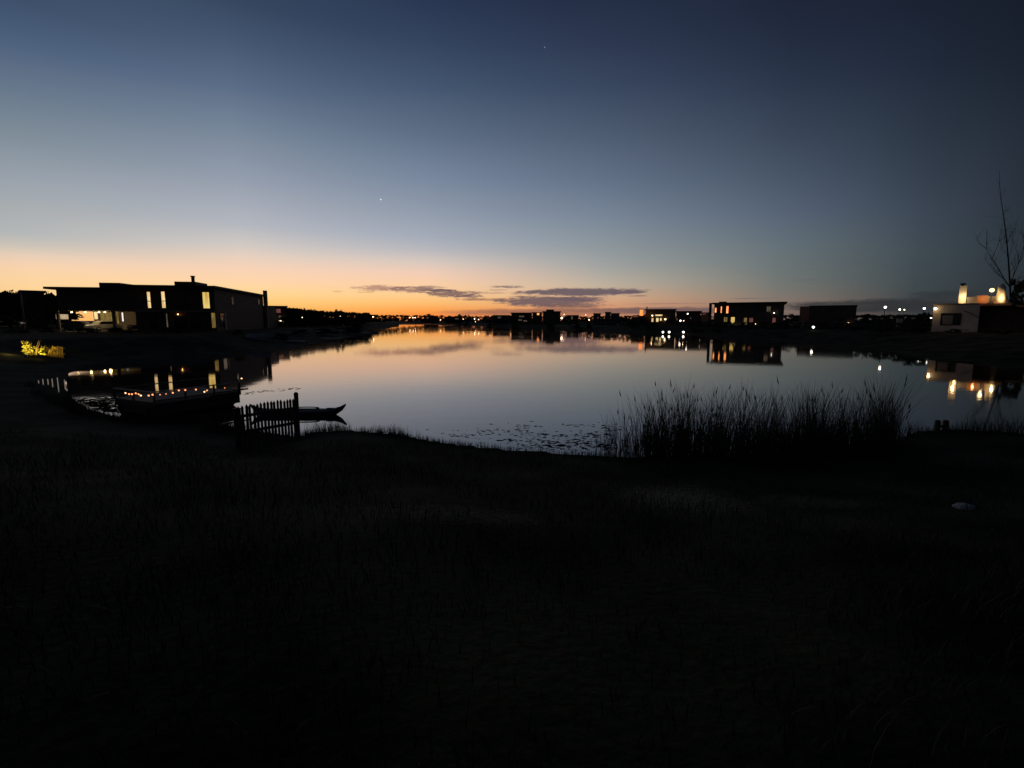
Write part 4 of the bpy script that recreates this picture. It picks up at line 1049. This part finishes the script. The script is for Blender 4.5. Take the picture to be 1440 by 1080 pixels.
def pontoon():
    A = P(215, 551, 15.0); B = P(338, 537, 17.6); rot = math.atan2(B[1]-A[1], B[0]-A[0]); fr = Frame(A[0], A[1], rot)
    L = math.hypot(B[0]-A[0], B[1]-A[1]); Wd = 2.15; zr = A[2]
    root = empty('pontoon_boat', (A[0], A[1], 0), rot, 'dark moored flat boat with a low rail hung with fairy lights', 'boat')
    zd = fr.hit(218, 566, 'y', 0)[1]
    MB().box(0, L, 0, Wd, zd-.14, zd).build('deck', M['wood'], root)
    h = MB()
    for y0 in (.08, Wd-.58):
        rings = []
        for t, k in ((0,.7),(.08,1),(.85,1),(.95,.75),(1,.3)):
            rings.append([(t*L, y0+.25+.25*k*math.cos(a), .16+.24*k*math.sin(a)) for a in np.linspace(0, 2*math.pi, 11)[:-1]])
        h.loft(rings)
    h.build('float', M['car_dark'], root)
    MB().box(.04, L-.04, .03, Wd-.03, .1, zd-.141).build('skirt', M['wood'], root)
    r = MB(); r.box(-.03, L, -.02, .03, zr-.03, zr); r.box(-.03, .03, .03, Wd, zr-.03, zr-.002); r.build('top_rail', M['wood_pale'], root)
    MB().box(0, L+.22, Wd-.05, Wd, zr-.03, zr).build('top_rail', M['wood'], root)
    MB().box(0, L+.25, -.05, -.002, zd+.02, zd+.07).build('rub_strake', M['wood'], root)
    MB().box(-.02, L*.6, -.072, -.052, zd-.05, zd-.02).build('trim_strip', M['wood_pale'], root)
    for x in (0.02, L*.33, L*.66, L-.05):
        MB().box(x-.025, x+.025, -.018, .028, zd, zr-.03).build('rail_post', M['wood'], root)
    for y in (Wd*.5, Wd-.03): MB().box(-.026, .024, y-.025, y+.025, zd, zr-.032).build('rail_post', M['wood'], root)
    MB().box(L-.07, L-.035, .032, .065, zd, zr+.08).build('bow_post', M['wood'], root)
    # fairy lights: a thing hung on the rail
    s = empty('fairy_lights', (A[0], A[1], 0), rot, 'string of tiny orange fairy lights along the rail of the dark flat boat', 'string lights')
    pts = []
    for px, py in ((198,556.2),(195,554.2),(191,553),(185.5,554.3),(181.5,554.2),(176.5,552.6)):
        y, z = fr.hit(px, py, 'x', -.05); pts.append((-.05, y, z))
    pts.reverse()
    for px, py in ((209,556.2),(214.5,555),(225,555),(233.5,554),(243,552.4),(251.5,549),(260.5,548.5),(275.5,547.8),(287.5,551),(291,549),(316,545.5)):
        x, z = fr.hit(px, py, 'y', -.05); pts.append((x, -.05, z))
    x, z = fr.hit(339, 532, 'y', 0); pts.append((min(x, L+.02), -.05, z))
    cab = []
    for a, b in zip(pts[:-1], pts[1:]):
        for t in (0, .5): cab.append((a[0]*(1-t)+b[0]*t, a[1]*(1-t)+b[1]*t, a[2]*(1-t)+b[2]*t+.035-(.02 if t else 0)))
    cab.append((pts[-1][0], pts[-1][1], pts[-1][2]+.035))
    MB().tube(cab, .006, 5).build('cable', M['rubber'], s)
    for i, p in enumerate(pts):
        small = i in (8, 9, 16)
        o = MB().tube([(p[0], p[1], p[2]+.02), (p[0], p[1], p[2]+.04)], .011, 6).build('socket', M['rubber'], s)
        MB().ball(p, .016 if small else .026, 8, 6).build('bulb', L_BULBW if i in (0, 5, 14, 17) else L_BULB, o, True)
pontoon()
# mooring post pair at the right near bank and pale stone
x, y = GA(1322, 606); zb = gz(x, y)
mb = empty('mooring_bollard', (x, y, zb), 0, 'short dark twin mooring post on the near right bank', 'mooring post')
for dx in (-.09, .13): MB().tube([(dx, 0, -.2), (dx, 0, .26), (dx, 0, .30)], [.075,.07,.055], 10).build('post', M['wood'], mb)
MB().box(-.16, .2, -.03, .03, .1, .16).build('crossbar', M['wood'], mb)
x, y = G(1360, 687, .9); zb = gz(x, y)
b = MB(); b.ball((0,0,.02), .10, 12, 8, .45); r = np.random.RandomState(3)
b.v = [(p[0]*1.4+r.normal(0,.008), p[1]+r.normal(0,.008), p[2]+r.normal(0,.006)) for p in b.v]
o = b.build('stone', M['stone']); o.location = (x, y, zb); tag(o, 'small pale stone lying in the grass on the near right', 'stone')

# ------------------------------------------------------------------ render settings
sc.view_settings.view_transform = 'Standard'; sc.view_settings.look = 'None'; sc.view_settings.exposure = 0; sc.view_settings.gamma = 1
sc.view_settings.use_curve_mapping = False
sc.render.engine = 'CYCLES'
c = sc.cycles; c.use_denoising = True; c.max_bounces = 6; c.diffuse_bounces = 2; c.glossy_bounces = 4; c.caustics_reflective = False; c.caustics_refractive = False
c.sample_clamp_indirect = 4
